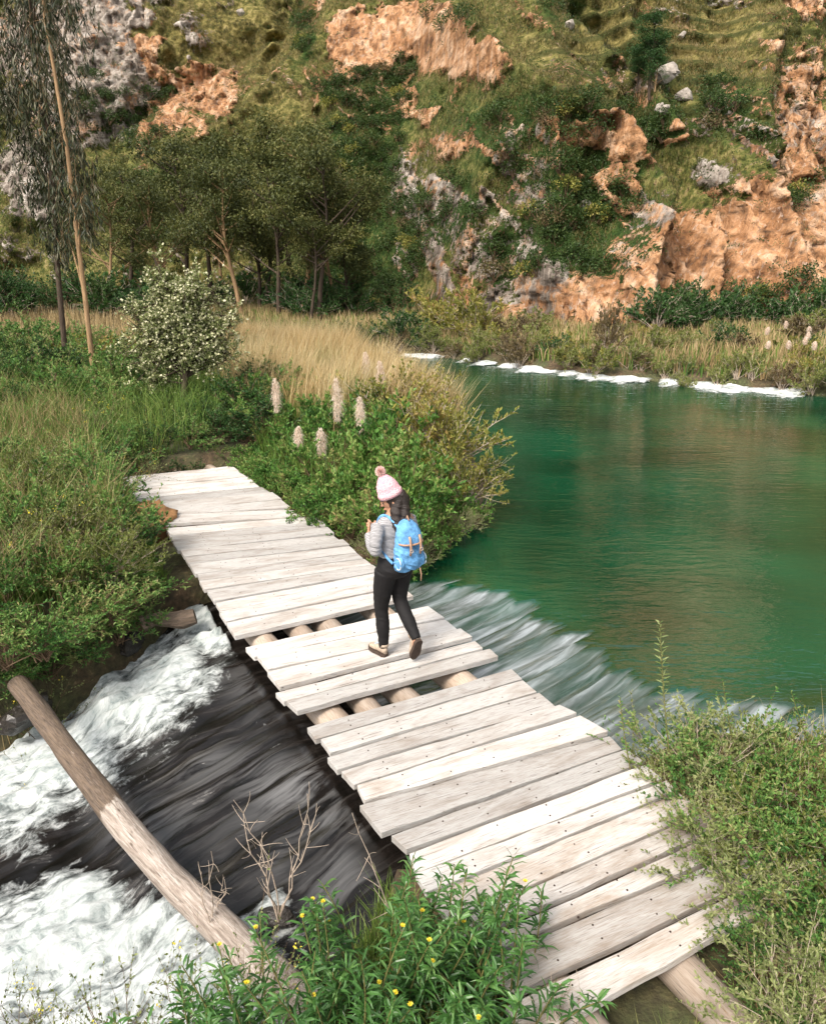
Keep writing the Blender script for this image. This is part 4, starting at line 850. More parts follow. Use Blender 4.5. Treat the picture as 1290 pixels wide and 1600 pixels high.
# ---------------------------------------------------------------- far bank bushes
rg = np.random.default_rng(88)
named = [(625, 548, 31, 1.5, 3, 'dark round bush at the left end of the white cascade'), (735, 545, 31.5, 2.1, 1, 'largest yellow-green bush on the far shore left of the cliff'), (690, 545, 33, 2.0, 1, 'olive bush beside the largest yellow-green bush'), (945, 585, 25.2, 1.75, 2, 'upright brown bush standing in the cascade'), (810, 572, 28, .8, 2, 'small bare brown bush in the white cascade')]
for px, py, Y, s_, k, lb in named:
    b_ = aty(px, py, Y); put(PF[k], (b_[0], Y, gz(b_[0], Y)-.1), (s_*(.55 if 'upright' in lb else 1.0), s_*(.55 if 'upright' in lb else 1.), s_), lb, 'bush', None)
def shore_pt(t): 
    seg = np.linalg.norm(np.diff(fsh[:8], axis=0), axis=1); cs = np.concatenate([[0], np.cumsum(seg)]); s_ = t*cs[-1]; return np.array([np.interp(s_, cs, fsh[:8, 0]), np.interp(s_, cs, fsh[:8, 1])])
for i in range(60):       # waterside fringe
    p = shore_pt((i+rg.random())/60)+np.array([rg.normal(0, .3), rg.uniform(.05, .9)]); s_ = rg.uniform(.5, 1.0)
    k = [0, 0, 1, 2, 0, 3][rg.integers(0, 6)]
    put(PF[k], (*p, gz(*p)-.08), s_, ['pale green bush', 'olive bush', 'brown bush', 'dark bush'][k]+' along the white cascade on the far shore', 'bush', ['pale green', 'olive', 'brown', 'dark'][k]+' bushes fringing the cascade')
for p in scatter([(0, 33), (2.5, 29.8), (6.5, 25.6), (13, 21.5), (22, 17.6), (30, 24), (24, 33.5), (14, 32), (8, 32), (3, 35)], 70, .95, rg):
    k = [0, 0, 0, 1, 2, 3][rg.integers(0, 6)]; s_ = rg.uniform(.6, 1.15)
    put(PF[k], (*p, gz(*p)-.08), (s_*1.15, s_*1.15, s_), ['pale green bush', 'olive bush', 'brown bush', 'dark bush'][k]+' on the far bank between the cascade and the cliff', 'bush', ['pale green', 'olive', 'brown', 'dark'][k]+' bushes on the far bank')
for i in range(20):       # dark bushes at the cliff foot, right
    px = rg.uniform(1000, 1300); b_ = ray_hill([px], [rg.uniform(485, 505)])[0]; s_ = rg.uniform(1.2, 2.0)
    put(PF[3], (b_[0], b_[1]-1.0, max(b_[2]-.6, .1)), (s_*1.1, s_*1.1, s_), 'dark green bush at the foot of the orange cliff', 'bush', 'dark bushes at the foot of the orange cliff')
for i in range(8):
    px = rg.uniform(1170, 1285); Y = rg.uniform(22.5, 27); py = 560; b_ = aty(px, py, Y); h = rg.uniform(.7, 1.0)
    e = pampas('far_pampas', 400+i, h, .26, rg.normal(0, .05, 2)); e.location = (b_[0], Y, gz(b_[0], Y)); tag(e, 'small pale pampas plume on the far bank at the right', 'pampas grass', 'pampas plumes on the far bank')
# cascade: white water sliding out along the far shore
rg = np.random.default_rng(99)
nT, nS = 420, 14; T_ = np.linspace(0, .93, nT); pts = np.array([shore_pt(t) for t in T_]); tan = nrm(np.gradient(pts, axis=0)); nor = np.stack([tan[:, 1], -tan[:, 0]], 1)
if nor[0, 1] > 0: nor = -nor
Sv = np.linspace(-.55, .8, nS); U, V = np.meshgrid(np.arange(nT), Sv, indexing='ij')
n3 = fbm(np.column_stack([T_*60, T_*0, T_*0]), 3, 7); wide = np.interp(T_, [0, .12, .3, .55, .75, .93], [.5, .6, .8, .9, .6, .45])*np.clip(1+1.1*n3, .25, 2.2)
off = V*np.where(V > 0, wide[:, None], 1)
PX = pts[:, None]+nor[:, None]*off[..., None]
zc = WZ+.006+np.interp(V, [-.55, 0, .28, .8], [.15, .085, .008, .0])*np.clip(.85+.35*n3[:, None], .3, 1.4)
fbn = fbm(np.stack([PX[..., 0]*3, PX[..., 1]*3, V*2], -1), 4, 12); zc = zc+.018*fbn*(V < .6)
mb = MB(); mb.add(np.concatenate([PX, zc[..., None]], -1), [grid_faces(nT, nS)])
m, nt, b, out = mat('white_water'); g = NG(nt); pos = g.n('ShaderNodeNewGeometry').outputs['Position']; n_ = g.noise(g.mapping(pos, (1, 1, .4)), 3.6, 8, .75)
g.l(g.ramp(n_, [(.36, (.22, .26, .24)), (.48, (.5, .53, .52)), (.62, (.78, .79, .78))]), b.inputs['Base Color']); b.inputs['Roughness'].default_value = .6
tr = g.n('ShaderNodeBsdfTransparent'); mx = g.n('ShaderNodeMixShader'); ed = g.attr('edge'); g.l(g.ramp(g.math('ADD', ed, g.math('MULTIPLY', g.math('SUBTRACT', n_, .5), 1.8)), [(.25, 0.), (.70, 1.)]), mx.inputs[0]); g.l(tr.outputs[0], mx.inputs[1]); g.l(b.outputs[0], mx.inputs[2]); g.l(mx.outputs[0], out.inputs[0])
ed = np.interp(V, [-.55, .22, .8], [1.0, .82, .0])*np.clip(.85+1.0*n3[:, None], .1, 1.1)
o = mb.build('cascade', m, None, True, dict(edge=ed.ravel())); tag(o, kind='structure')
if o.data.polygons[0].normal.z < 0: o.data.flip_normals()

# ---------------------------------------------------------------- hillside bushes
rg = np.random.default_rng(111)
def hill_bush(seed, m, n=420):
    rg = np.random.default_rng(seed); f = MB(); nc_ = 16
    C = nrm(rg.normal(size=(nc_, 3)))*np.array([.62, .62, .5]); C[:, 2] = np.abs(C[:, 2])+.22
    for c in C:
        k = n//nc_; d = nrm(rg.normal(size=(k, 3))); P = c+d*rg.uniform(.18, .36)*(rg.random((k, 1))**.35)
        leaves(f, P, d+rg.normal(0, .5, (k, 3)), rg.uniform(.1, .18, k), .075, rg, 'd', .15, 0, 0, np.clip(rg.uniform(.15, .7)+rg.normal(0, .18, k), 0, 1))
    tubes(f, bez(np.zeros((6, 3))-np.array([0, 0, .3]), C[:6]*.5, C[:6]*.9, 4), np.linspace(.04, .015, 4)[None], 4, 1)
    return f.mesh('hill_bush', [m, M['stem']])
HB = [hill_bush(500+i, M['bushfar'] if i < 5 else M['bushdry' if i == 5 else 'olive']) for i in range(7)]
vis = (hu > -30) & (hu < 1320) & (hv > -30) & (hv < 520)
wt = np.where(vis, .10+1.4*lush-.35*yel-1.5*smooth(.3, .5, rock)*(lush < .5), 0).clip(.0)+np.where(vis, .5*(1-.75*(rock > .45)), 0); wt[~vis] = 0
idx = rg.choice(len(HP), 15000, replace=False, p=wt/wt.sum())
def zone(u, v):
    if u < 300 and v < 260: return 'below the grey crag at the upper left'
    if u < 560 and v < 180: return 'on the grassy slope left of the landslip'
    if u < 560: return 'on the slope above the gum grove'
    if u < 790 and v < 260: return 'just under the orange landslip'
    if u < 800: return 'on the lower slope between grove and cliff'
    if u < 1060 and v < 180: return 'on the terraced grass at the top'
    if u < 1060: return 'on the central rocky spur'
    return 'around the orange cliff at the right'
kept = 0; rest = []
szs = (.18+.66*rg.random(15000)**2.4)*np.where(lush[idx] > .5, 1.15, .8); order = np.argsort(-szs)
for j in order:
    i = idx[j]
    if kept < 285:
        k = rg.integers(0, 5) if rg.random() < .85 else rg.integers(5, 7); zn = zone(hu[i], hv[i]); cn = 'dark green' if k < 5 else ('brown' if k == 5 else 'olive')
        o = link('hill_bush', HB[k]); o.location = HP[i]+np.array([0, -.1, -.12]); s_ = float(szs[j]); o.scale = (s_*1.1, s_*1.1, s_); o.rotation_euler = (0, 0, rg.random()*6.28)
        tag(o, f'{cn} bush {zn}', 'bush', f'{cn} bushes {zn}'); kept += 1
    else: rest.append((i, szs[j]))
mb = MB()
for i, s_ in rest:
    n = 28; d = nrm(rg.normal(size=(n, 3))); d[:, 2] = np.abs(d[:, 2]); C = rg.normal(0, .3, (6, 3)); C[:, 2] = np.abs(C[:, 2])
    P = HP[i]+np.array([0, -.1, -.08])+(C[rg.integers(0, 6, n)]+d*.32*rg.random((n, 1))**.4)*s_
    leaves(mb, P, d+rg.normal(0, .5, (n, 3)), rg.uniform(.1, .2, n)*s_*1.1, .09*s_, rg, 'd', .15, 0, 0, np.clip(rg.uniform(.1, .9)+rg.normal(0, .18, n), 0, 1))
tag(mb.build('hillside_scrub', M['bushfar']), 'small scrub scattered over the hillside', 'scrub', kind='stuff')
gpn = fbm(np.stack([HP[:, 0]*.35, HP[:, 2]*.5, HP[:, 0]*0], 1), 4, 160); gp2 = fbm(np.stack([HP[:, 0]*1.1, HP[:, 2]*1.3, HP[:, 0]*0], 1), 3, 165)
wt = np.where(vis, (1-smooth(.3, .55, rock))*(1-.6*lush)*(.5+yel)*smooth(-.25, .35, gp2+.3*gpn)*(1-.9*smooth(.1, .5, terrace(HP[:, 0], HP[:, 2], hu, hv))), 0); idx = rg.choice(len(HP), 27000, replace=False, p=wt/wt.sum())
mb = MB(); P = np.repeat(HP[idx], 6, 0)+rg.normal(0, .09, (len(idx)*6, 3)); blades(mb, P, rg.uniform(.09, .25, len(P)), .034, rg, .9, 0, np.clip(np.repeat(.42+.55*gpn[idx]+.25*gp2[idx]+rg.normal(0, .16, len(idx)), 6)+rg.normal(0, .1, len(P)), 0, 1))
tag(mb.build('hillside_grass', M['hgrass']), 'tufted dry grass over the hillside', 'grass', kind='stuff')
# dark trees on the terraces
HT = [far_tree(340+i, 1., 8, M['dark'], .16, .12) for i in range(2)]
for i, (px, py, ty, lb) in enumerate(((1008, 150, 20, 'tall dark tree on the terraced hillside'), (1022, 135, 70, 'shorter dark tree leaning beside the tall terrace tree'), (990, 140, 70, 'small dark tree left of the tall terrace tree'), (1005, 120, 45, 'narrow dark tree behind the tall terrace tree'))):
    p = ray_hill([px], [py])[0]; h = aty(px, ty, p[1])[2]-p[2]; put(HT[i % 2], p-np.array([0, .3, .3]), (h*1.2, h*1.2, h), lb, 'tree', None)
# pale boulders on the slope
def boulder(seed):
    rg = np.random.default_rng(seed); n_u, n_v = 18, 12; a, t = np.meshgrid(np.linspace(0, 2*np.pi, n_u), np.linspace(.03, np.pi-.03, n_v), indexing='ij')
    d = np.stack([np.cos(a)*np.sin(t), np.sin(a)*np.sin(t), np.cos(t)], -1).reshape(-1, 3); o = rg.random(3)*40; r = 1+.35*fbm(d*1.6+o, 3, seed)
    for _ in range(5):
        nn = nrm(rg.normal(size=(1, 3)))[0]; dd = d@nn*r; lim = rg.uniform(.55, .8); r = np.where(dd > lim, r*lim/np.maximum(dd, 1e-6), r)
    mb = MB(); mb.add(d*r[:, None]*np.array([1, .8, .75]), [grid_faces(n_u, n_v)]); return mb.mesh('boulder', M['boulder'])
M['boulder'] = plain('pale_rock', (.33, .29, .25), .9, .35, 4, .6)
BO = [boulder(600+i) for i in range(4)]
for i, (px, py, s_, lb) in enumerate(((1043, 118, .75, 'large pale boulder on the terraced slope beside the dark trees'), (1022, 178, .4, 'pale boulder at the left of a pair below the terraces'), (1035, 176, .35, 'smaller pale boulder at the right of a pair below the terraces'), (1064, 152, .55, 'grey boulder on the slope right of the dark trees'), (378, 22, .45, 'lone white boulder high on the grassy slope'), (297, 93, .3, 'small pale stone beside the orange outcrop'), (420, 220, .5, 'pale stone on the slope above the grove'), (735, 490, .5, 'grey boulder near the foot of the cliff'), (890, 42, .4, 'dark boulder on the crest of the central spur'), (908, 325, .4, 'white stone among green bushes on the central spur'), (1058, 62, .3, 'small stone embedded in the terrace grass'))):
    p = ray_hill([px], [py])[0]; o = link('boulder', BO[i % 4]); o.location = p+np.array([0, -.2, .05]); o.scale = (s_,)*3; o.rotation_euler = (0, 0, i*1.7); tag(o, lb, 'boulder')

# ---------------------------------------------------------------- logs in the stream
def log_mat():
    m, nt, b, out = mat('fallen_log_wood'); g = NG(nt); oc = g.n('ShaderNodeTexCoord').outputs['Object']
    gr = g.noise(g.mapping(oc, (1.2, 14, 14)), 3, 6, .65, .5); n_ = g.noise(oc, 2.5, 5, .6); sp = g.voro(g.mapping(oc, (3, 9, 9)), 1.6)
    c = g.ramp(gr, [(.28, (.12, .09, .07)), (.45, (.34, .285, .24)), (.65, (.52, .46, .41))])
    bk = g.ramp(g.math('ADD', g.attr('bark'), g.math('MULTIPLY', g.math('SUBTRACT', g.noise(g.mapping(oc, (1.5, 4, 4)), 2.2, 7, .7), .5), 1.5)), [(.45, 0.), (.55, 1.)])
    c = g.mix(bk, c, g.ramp(gr, [(.3, (.04, .03, .02)), (.6, (.15, .105, .07)), (.75, (.24, .18, .12))]))
    ck = g.noise(g.mapping(oc, (.8, 34, 34)), 3, 4, .6, .6); c = g.mix(g.ramp(ck, [(.32, .85), (.40, 0.)]), c, (.06, .045, .035)); ck2 = g.noise(g.mapping(oc, (3, 60, 60)), 3, 4, .6); c = g.mix(g.ramp(ck2, [(.38, .6), (.55, 0.)]), c, (.20, .15, .12))
    c = g.mix(g.ramp(sp, [(.06, .85), (.14, 0.)]), c, (.09, .06, .04))
    g.l(c, b.inputs['Base Color']); b.inputs['Roughness'].default_value = .85; g.bump(g.math('ADD', gr, g.math('MULTIPLY', n_, .5)), .7, .03, b); return m
M['log'] = log_mat()
lp_ = [at(28, 1068, -.42), at(110, 1180, -.5), at(190, 1285, -.58), at(270, 1378, -.62), at(350, 1455, -.62), at(440, 1540, -.55), at(560, 1640, -.45)]
lp_ = np.array(lp_); org_ = lp_[0].copy(); ang = math.atan2(*(lp_[-1]-lp_[0])[[1, 0]]); c, s = math.cos(ang), math.sin(ang)
tt = np.linspace(0, 6, 60); P = np.stack([np.interp(tt, range(7), lp_[:, k]) for k in range(3)], 1)
for _ in range(8): P[1:-1] = (P[:-2]+2*P[1:-1]+P[2:])/4
loc = P-org_; loc = np.stack([loc[:, 0]*c+loc[:, 1]*s, -loc[:, 0]*s+loc[:, 1]*c, loc[:, 2]], 1)
rad = np.interp(tt, [0, 1, 2.5, 4, 6], [.088, .092, .10, .108, .12])*(1+.05*fbm(np.stack([tt*2, tt*0, tt*0], 1), 3, 4))
mb = MB(); tubes(mb, loc[None], rad[None], 16, cap=True)
V = np.concatenate(mb.v); dd = np.repeat(loc, 16, 0); V = dd+(V-dd)*(1+.09*fbm(V*np.array([3, 9, 9]), 3, 8))[:, None]; mb.v = [V.astype(np.float32)]
bk = np.repeat(np.interp(tt, [0, 1.7, 2.1, 6], [.95, .85, .1, .0]), 16); bk = bk-.35*np.clip(V[:, 2]-dd[:, 2], -.1, .1)/.1*(np.repeat(tt, 16) > .6)*.3
o = mb.build('fallen_log', M['log'], None, True, dict(bark=bk)); o.location = org_; o.rotation_euler = (0, 0, ang); tag(o, 'long bare fallen log lying slantwise across the white rapids', 'log')
# driftwood chunk by the left bank
pa, pb = at(222, 975, -.42), at(305, 962, -.42); K = 14; tt = np.linspace(0, 1, K); L_ = np.linalg.norm(pb-pa)
P = np.stack([tt*L_, .02*np.sin(tt*5), .02*np.sin(tt*7)+.0*tt], 1); mb = MB(); tubes(mb, P[None], (.085*(1+.25*fbm(np.stack([tt*4, tt*0, tt*0], 1), 3, 3)))[None], 8, cap=True)
o = mb.build('driftwood', M['log'], None, False, dict(bark=np.full(K*8, .75))); o.location = pa; o.rotation_euler = (R_(20), 0, math.atan2(*(pb-pa)[[1, 0]])); tag(o, 'short broken piece of dark driftwood at the left bank beside the bridge', 'driftwood')
M['wetrock'] = plain('wet_rock', (.035, .03, .026), .25, .5, 9, .5, .6)
for i, (px, py, z_, s_, lb) in enumerate(((438, 1435, -.80, .12, 'wet dark rock at the foot of the bare branch'), (205, 1000, -.72, .22, 'wet dark rock under the left bank by the driftwood'), (30, 1120, -.9, .26, 'wet dark rock below the upper end of the fallen log'))):
    o = link('stream_rock', BO[i % 4].copy()); o.data.materials.clear(); o.data.materials.append(M['wetrock']); o.location = at(px, py, z_); o.scale = (s_*1.2, s_, s_*.8); o.rotation_euler = (0, 0, i*2.1); tag(o, lb, 'rock')
# ---------------------------------------------------------------- foreground plants
def willow(name, seed, nst, H, spread, base, label, leafL=.19, flowers=6, cat='shrub', leafm='willow', lw=.0135, nl=54, bias=(0, 0)):
    rg = np.random.default_rng(seed); e = empty(name, base); tag(e, label, cat)
    th = rg.random(nst)*6.28; rr = np.sqrt(rg.random(nst))*spread; hh = H*rg.uniform(.6, 1.05, nst)
    tip = np.stack([rr*np.cos(th)+bias[0], rr*np.sin(th)+bias[1], hh], 1); b0 = np.stack([rr*np.cos(th)*.3, rr*np.sin(th)*.3, 0*rr], 1)
    ST_ = bez(b0, b0*.5+tip*np.array([.45, .45, .6])+rg.normal(0, .03, (nst, 3)), tip, 9); s = MB(); tubes(s, ST_, np.linspace(.007, .0025, 9)[None], 5); s.build('stems', M['greenstem'], e, True)
    it = np.repeat(np.arange(nst), nl); t = rg.uniform(0, 1, len(it))**.65; t = .15+.85*t; ti = t*8; k = np.minimum(ti.astype(int), 7); f_ = (ti-k)[:, None]
    lp = ST_[it, k]*(1-f_)+ST_[it, k+1]*f_; a = np.tile(np.arange(nl)*2.4, nst)+rg.normal(0, .3, len(it)); tg = nrm(ST_[it, k+1]-ST_[it, k])
    ld = np.stack([np.cos(a), np.sin(a), .25+.7*t], 1)+tg*.3; L = leafL*(1.15-.55*t)*rg.uniform(.6, 1.15, len(it))
    fo = MB(); leaves(fo, lp, ld, L, lw*rg.uniform(.8, 1.2, len(it)), rg, 'l', .2, .6, 0, np.clip(t*.75+rg.normal(0, .2, len(it)), 0, 1)); fo.build('leaves', M[leafm], e)
    for i in rg.choice(nst, min(flowers, nst), replace=False):
        fm = MB(); c = ST_[i, -1]+np.array([0, 0, .03]); n = 12; aa = np.arange(n)*6.283/n; leaves(fm, np.tile(c, (n, 1)), np.stack([np.cos(aa), np.sin(aa), .45+0*aa], 1), .015, .008, rg, 'd', .1, 0)
        aa = np.arange(8)*.8; leaves(fm, np.tile(c, (8, 1)), np.stack([np.cos(aa)*.5, np.sin(aa)*.5, 1+0*aa], 1), .010, .006, rg, 'd')
        fm.build('flower', M['yellow'], e)
    return e
G = lambda px, py, z: at(px, py, z)
fg = [(330, 1760, .26, 'low willow-leaved plant under the near end of the log', 14, 2), (540, 1720, .55, 'willow-leaved shrub with yellow flowers at the bottom centre', 20, 12), (690, 1640, .62, 'dense long-leaved shrub over the near left edge of the planks', 20, 4), (790, 1630, .5, 'long-leaved shrub with dark buds rising in front of the planks', 16, 0), (430, 1760, .42, 'slender yellow-flowered plant over the lower end of the fallen log', 15, 5), (610, 1600, .48, 'leafy upright plant beside the stream under the bridge edge', 18, 3)]
for i, (px, py, h, lb, ns, fl) in enumerate(fg):
    b_ = G(px, py, -.35); willow('flowering_shrub', 700+i, ns, h+.38, .46, b_, lb, flowers=fl)
# thin twiggy plants at the lower left
PT = [proto(make_shrub, 'twiggy_plant', 180+i, M['sage'], M['stem'], nm=9, nt=8, nl=9, H=1., Rr=.7, ll=.035, lw=.018, up=.5, twl=.4, r0=.006, flower=(M['yellow'], 5, .012)) for i in range(2)]
for i, (px, py, s_, lb) in enumerate(((30, 1690, .5, 'thin twiggy plant in the bottom left corner above the foam'), (160, 1700, .5, 'wispy plant with small leaves left of the log end'), (290, 1690, .62, 'small-leaved plant in front of the lower foam beside the log'), (390, 1650, .5, 'sparse plant half hiding the near end of the log'), (480, 1690, .45, 'low plant with tiny yellow flowers at the bottom edge'), (225, 1740, .75, 'taller leafy spray standing left of the log end'), (100, 1760, .6, 'bushy small-leaved spray at the bottom edge left of centre'), (345, 1720, .8, 'tallest twiggy spray beside the near end of the log'))):
    b_ = G(px, py, -.7); put(PT[i % 2], b_, s_, lb, 'plant', None)
for i, (px, py) in enumerate(((140, 720), (185, 735), (165, 705), (205, 740), (20, 960), (60, 985), (95, 880), (120, 860), (10, 930))):
    p = at(px, py, .1); put(PT[i % 2], (p[0], p[1], gz(p[0], p[1])), .85, 'spindly yellow-flowered herb rising above the left bank bushes', 'plant', 'yellow-flowered herbs on the left bank')
# bare white twigs over the water
def bare(seed, base, tips, label, r=.006):
    rg = np.random.default_rng(seed); e = empty('bare_twig', base); tag(e, label, 'dead branch'); s = MB()
    for tp in tips:
        tp = np.array(tp)-base; P = bez(np.zeros((1, 3)), (tp*.5+rg.normal(0, .05, 3))[None], tp[None], 9); P[:, 1:-1] += rg.normal(0, .012, P[:, 1:-1].shape); tubes(s, P, np.linspace(r, .0018, 9)[None], 5)
        for k in (3, 4, 5, 6, 7):
            for _ in range(2):
                q0 = P[0, k]; d = nrm((tp[None]/max(np.linalg.norm(tp), .01)+rg.normal(0, .8, (1, 3))))[0]*rg.uniform(.05, .16); Q = bez(q0[None], (q0+d*.5+rg.normal(0, .01, 3))[None], (q0+d)[None], 5); tubes(s, Q, np.linspace(r*.4, .001, 5)[None], 4)
    s.build('twigs', M['twig'], e, True)
b_ = at(435, 1440, -.6); y_ = b_[1]
bare(801, b_, [aty(380, 1270, y_+.1), aty(365, 1250, y_), aty(480, 1240, y_), aty(495, 1255, y_+.15), aty(410, 1300, y_-.1)], 'bare whitish branch reaching up over the dark stream')
b_ = at(340, 1470, -.7); y_ = b_[1]
bare(802, b_, [aty(310, 1350, y_), aty(350, 1370, y_+.1), aty(330, 1330, y_)], 'thin dead twig standing beside the middle of the fallen log', .005)
b_ = at(650, 1500, -.3); y_ = b_[1]
bare(803, b_, [aty(550, 1270, y_), aty(640, 1400, y_)], 'single long dry stick slanting toward the bridge edge', .005)
b_ = at(740, 815, -.33); bare(804, b_, [at(775, 750, -.05), at(770, 770, -.2), at(760, 800, -.3), at(745, 770, 0)], 'bare pinkish twigs trailing from the olive bush into the lake', .008)
# right-hand bushes beside the near deck
rg = np.random.default_rng(121)
spots = [(1045, 1215, .5), (1100, 1240, .6), (1150, 1260, .62), (1220, 1250, .55), (1290, 1270, .6), (1090, 1330, .45), (1140, 1340, .6), (1210, 1350, .6), (1290, 1370, .6), (1150, 1430, .52), (1220, 1450, .55), (1300, 1470, .55), (1210, 1540, .36), (1290, 1580, .42), (1190, 1600, .26), (1015, 1240, .3), (1140, 1390, .34), (1250,1650,.5), (1350,1500,.6)]
for i, (px, py, s_) in enumerate(spots):
    p = at(px, py, -.2); put(PR[0] if i % 4 in (0, 2) else PR[1 if i % 4 == 1 else 2], (p[0], p[1], -.22), (s_*1.2, s_*1.2, s_*.98), ['green', 'grey-green', 'green', 'yellowish'][i % 4]+' small-leaved bush crowding the right edge of the near planks', 'bush', ['green', 'grey-green', 'green', 'yellowish'][i % 4]+' bushes at the right of the near planks')
tag(fill('near_straw', [tuple(at(*q, -.2)[:2]) for q in ((1000, 1220), (1350, 1200), (1500, 1700), (1150, 1640), (1130, 1480))], 2600, .22, .5, .005, M['dry'], rg, .9, lambda P: bridge_clear(P, -.05)), 'dry straw among the bushes on the near right bank', 'grass')
tag(fill('near_grass', [tuple(at(*q, -.2)[:2]) for q in ((990, 1220), (1350, 1180), (1600, 1800), (850, 1900), (850, 1640), (1100, 1480))], 4500, .12, .34, .006, M['grass'], rg, .8, lambda P: bridge_clear(P, -.05)), 'green grass on the near right bank', 'grass')
tag(fill('near_left_grass', [tuple(at(*q, -.5)[:2]) for q in ((600, 1440), (850, 1640), (800, 1900), (-300, 1900), (200, 1680), (450, 1560))], 5000, .12, .35, .008, M['grass'], rg, .8, lambda P: (sdist(P, land2) > .05) & bridge_clear(P, -.02)), 'grass on the near bank below the flowering shrubs', 'grass')
# tall feathery sprig
def sprig(base, top, label, seed, nl=120, L=.06, name='tall_sprig', leafm='sage'):
    rg = np.random.default_rng(seed); e = empty(name, base); tag(e, label, 'plant'); t_ = np.array(top)-base
    P = bez(np.zeros((1, 3)), (t_*.55+np.array([-.02, 0, 0]))[None], t_[None], 9); s = MB(); tubes(s, P, np.linspace(.006, .002, 9)[None], 5); s.build('stem', M['greenstem'], e, True)
    t = .35+.65*np.linspace(0, 1, nl); k = np.minimum((t*8).astype(int), 7); f_ = (t*8-k)[:, None]; lp = P[0, k]*(1-f_)+P[0, k+1]*f_; a = np.arange(nl)*2.4
    f = MB(); leaves(f, lp, np.stack([np.cos(a), np.sin(a), .55+0*a], 1), L*np.where(t > .93, .6, 1), .009, rg, 'l', .1, .1); f.build('leaves', M[leafm], e)
b_ = at(1050, 1230, -.2); sprig(b_, aty(1030, 972, b_[1]), 'tall feathery grey-green sprig rising above the lake at the right', 131)
b_ = at(1160, 1230, -.2); sprig(b_, aty(1128, 1062, b_[1]), 'arching leafy twig left of the two at the lake edge', 132, 50, .04, 'leafy_twig', 'bank')
b_ = at(1290, 1230, -.2); sprig(b_, aty(1235, 1080, b_[1]), 'arching leafy twig at the right edge over the lake', 133, 60, .04, 'leafy_twig', 'bank')
b_ = at(990, 1230, -.15); sprig(b_, aty(968, 1090, b_[1]), 'short upright leafy shoot at the corner of the near planks', 134, 70, .035, 'leafy_shoot', 'bank')
b_ = at(880, 1640, -.2); 
for k_, (px, ty) in enumerate(((893, 1530), (868, 1560))): bare(140+k_, at(px-5, 1650, -.2), [aty(px, ty, at(px-5, 1650, -.2)[1]), aty(px+15, ty+25, at(px-5, 1650, -.2)[1])], ['thin dry stalk in front of the last plank', 'shorter dry stalk left of the thin one by the last plank'][k_], .003)
# ---------------------------------------------------------------- person
def loft(mb, C, RX, RY, axis_z=True, sides=20):
    C = np.asarray(C, float); an = np.arange(sides)*2*np.pi/sides
    V = C[:, None]+np.stack([np.cos(an)[None]*np.asarray(RX, float)[:, None], np.sin(an)[None]*np.asarray(RY, float)[:, None], 0*an[None]+0*np.asarray(RX, float)[:, None]], -1)
    i = np.arange(len(C)*sides).reshape(len(C), sides); j = np.roll(i, -1, 1)
    mb.add(V, [np.stack([i[:-1], j[:-1], j[1:], i[1:]], -1).reshape(-1, 4), i[:1, ::-1], i[-1:]])
def ball(mb, c, r, Rm=None, nu=18, nv=12):
    a, t = np.meshgrid(np.arange(nu)*2*np.pi/nu, np.linspace(0.02, np.pi-.02, nv), indexing='xy')
    V = np.stack([np.cos(a)*np.sin(t), np.sin(a)*np.sin(t), np.cos(t)], -1).reshape(-1, 3)*np.asarray(r)
    if Rm is not None: V = V@Rm.T
    i = np.arange(nu*nv).reshape(nv, nu); j = np.roll(i, -1, 1)
    mb.add(V+np.asarray(c), [np.stack([i[:-1], i[1:], j[1:], j[:-1]], -1).reshape(-1, 4), i[:1], i[-1:, ::-1]])
def limb(mb, pts, rad, n=14, sides=14):
    pts = np.asarray(pts, float); t = np.linspace(0, len(pts)-1, n); P = np.stack([np.interp(t, range(len(pts)), pts[:, k]) for k in range(3)], 1)
    for _ in range(2): P[1:-1] = (P[:-2]+2*P[1:-1]+P[2:])/4
    R = np.interp(t, range(len(rad)), rad); tubes(mb, P[None], R[None], sides, cap=True)
def fuse(name, mb, material, parent, voxel=.008, it=4, fold=0):
    o = mb.build(name, material, None); r = o.modifiers.new('r', 'REMESH'); r.mode = 'VOXEL'; r.voxel_size = voxel; r.use_smooth_shade = True
    if it: sm = o.modifiers.new('s', 'SMOOTH'); sm.factor = .5; sm.iterations = it
    me = bpy.data.meshes.new_from_object(o.evaluated_get(bpy.context.evaluated_depsgraph_get())); old = o.data
    o.modifiers.clear(); o.data = me; bpy.data.meshes.remove(old)
    if not me.materials: me.materials.append(material)
    if fold:
        n = len(me.vertices); co = np.empty(n*3, np.float32); nn = np.empty(n*3, np.float32); me.vertices.foreach_get('co', co); me.vertices.foreach_get('normal', nn); co = co.reshape(-1, 3); nn = nn.reshape(-1, 3)
        q = np.stack([co[:, 0]*9, co[:, 1]*9, co[:, 2]*26+co[:, 0]*12], 1); co = co+nn*(fold*(1-2*np.abs(fbm(q, 3, 33))))[:, None]; me.vertices.foreach_set('co', co.astype(np.float32).ravel()); me.update()
    o.parent = parent; return o
def rot(yaw, pitch):
    cy, sy, cp, sp = math.cos(yaw), math.sin(yaw), math.cos(pitch), math.sin(pitch)
    return np.array([[cy, -sy, 0], [sy, cy, 0], [0, 0, 1]])@np.array([[1, 0, 0], [0, cp, -sp], [0, sp, cp]])
M['skin'] = plain('skin', (.45, .24, .15), .5, .08, 20, .0)
M['hair'] = plain('dark_hair', (.022, .014, .011), .45, .5, 25, .5, .5, (6, 6, .6))
M['legging'] = plain('black_leggings', (.009, .008, .0085), .75, .2, 12, .15)
M['shoe'] = plain('beige_shoe', (.42, .33, .25), .8, .3, 40, .4)
M['sole'] = plain('dark_sole', (.06, .04, .03), .8, .3, 40, .4)
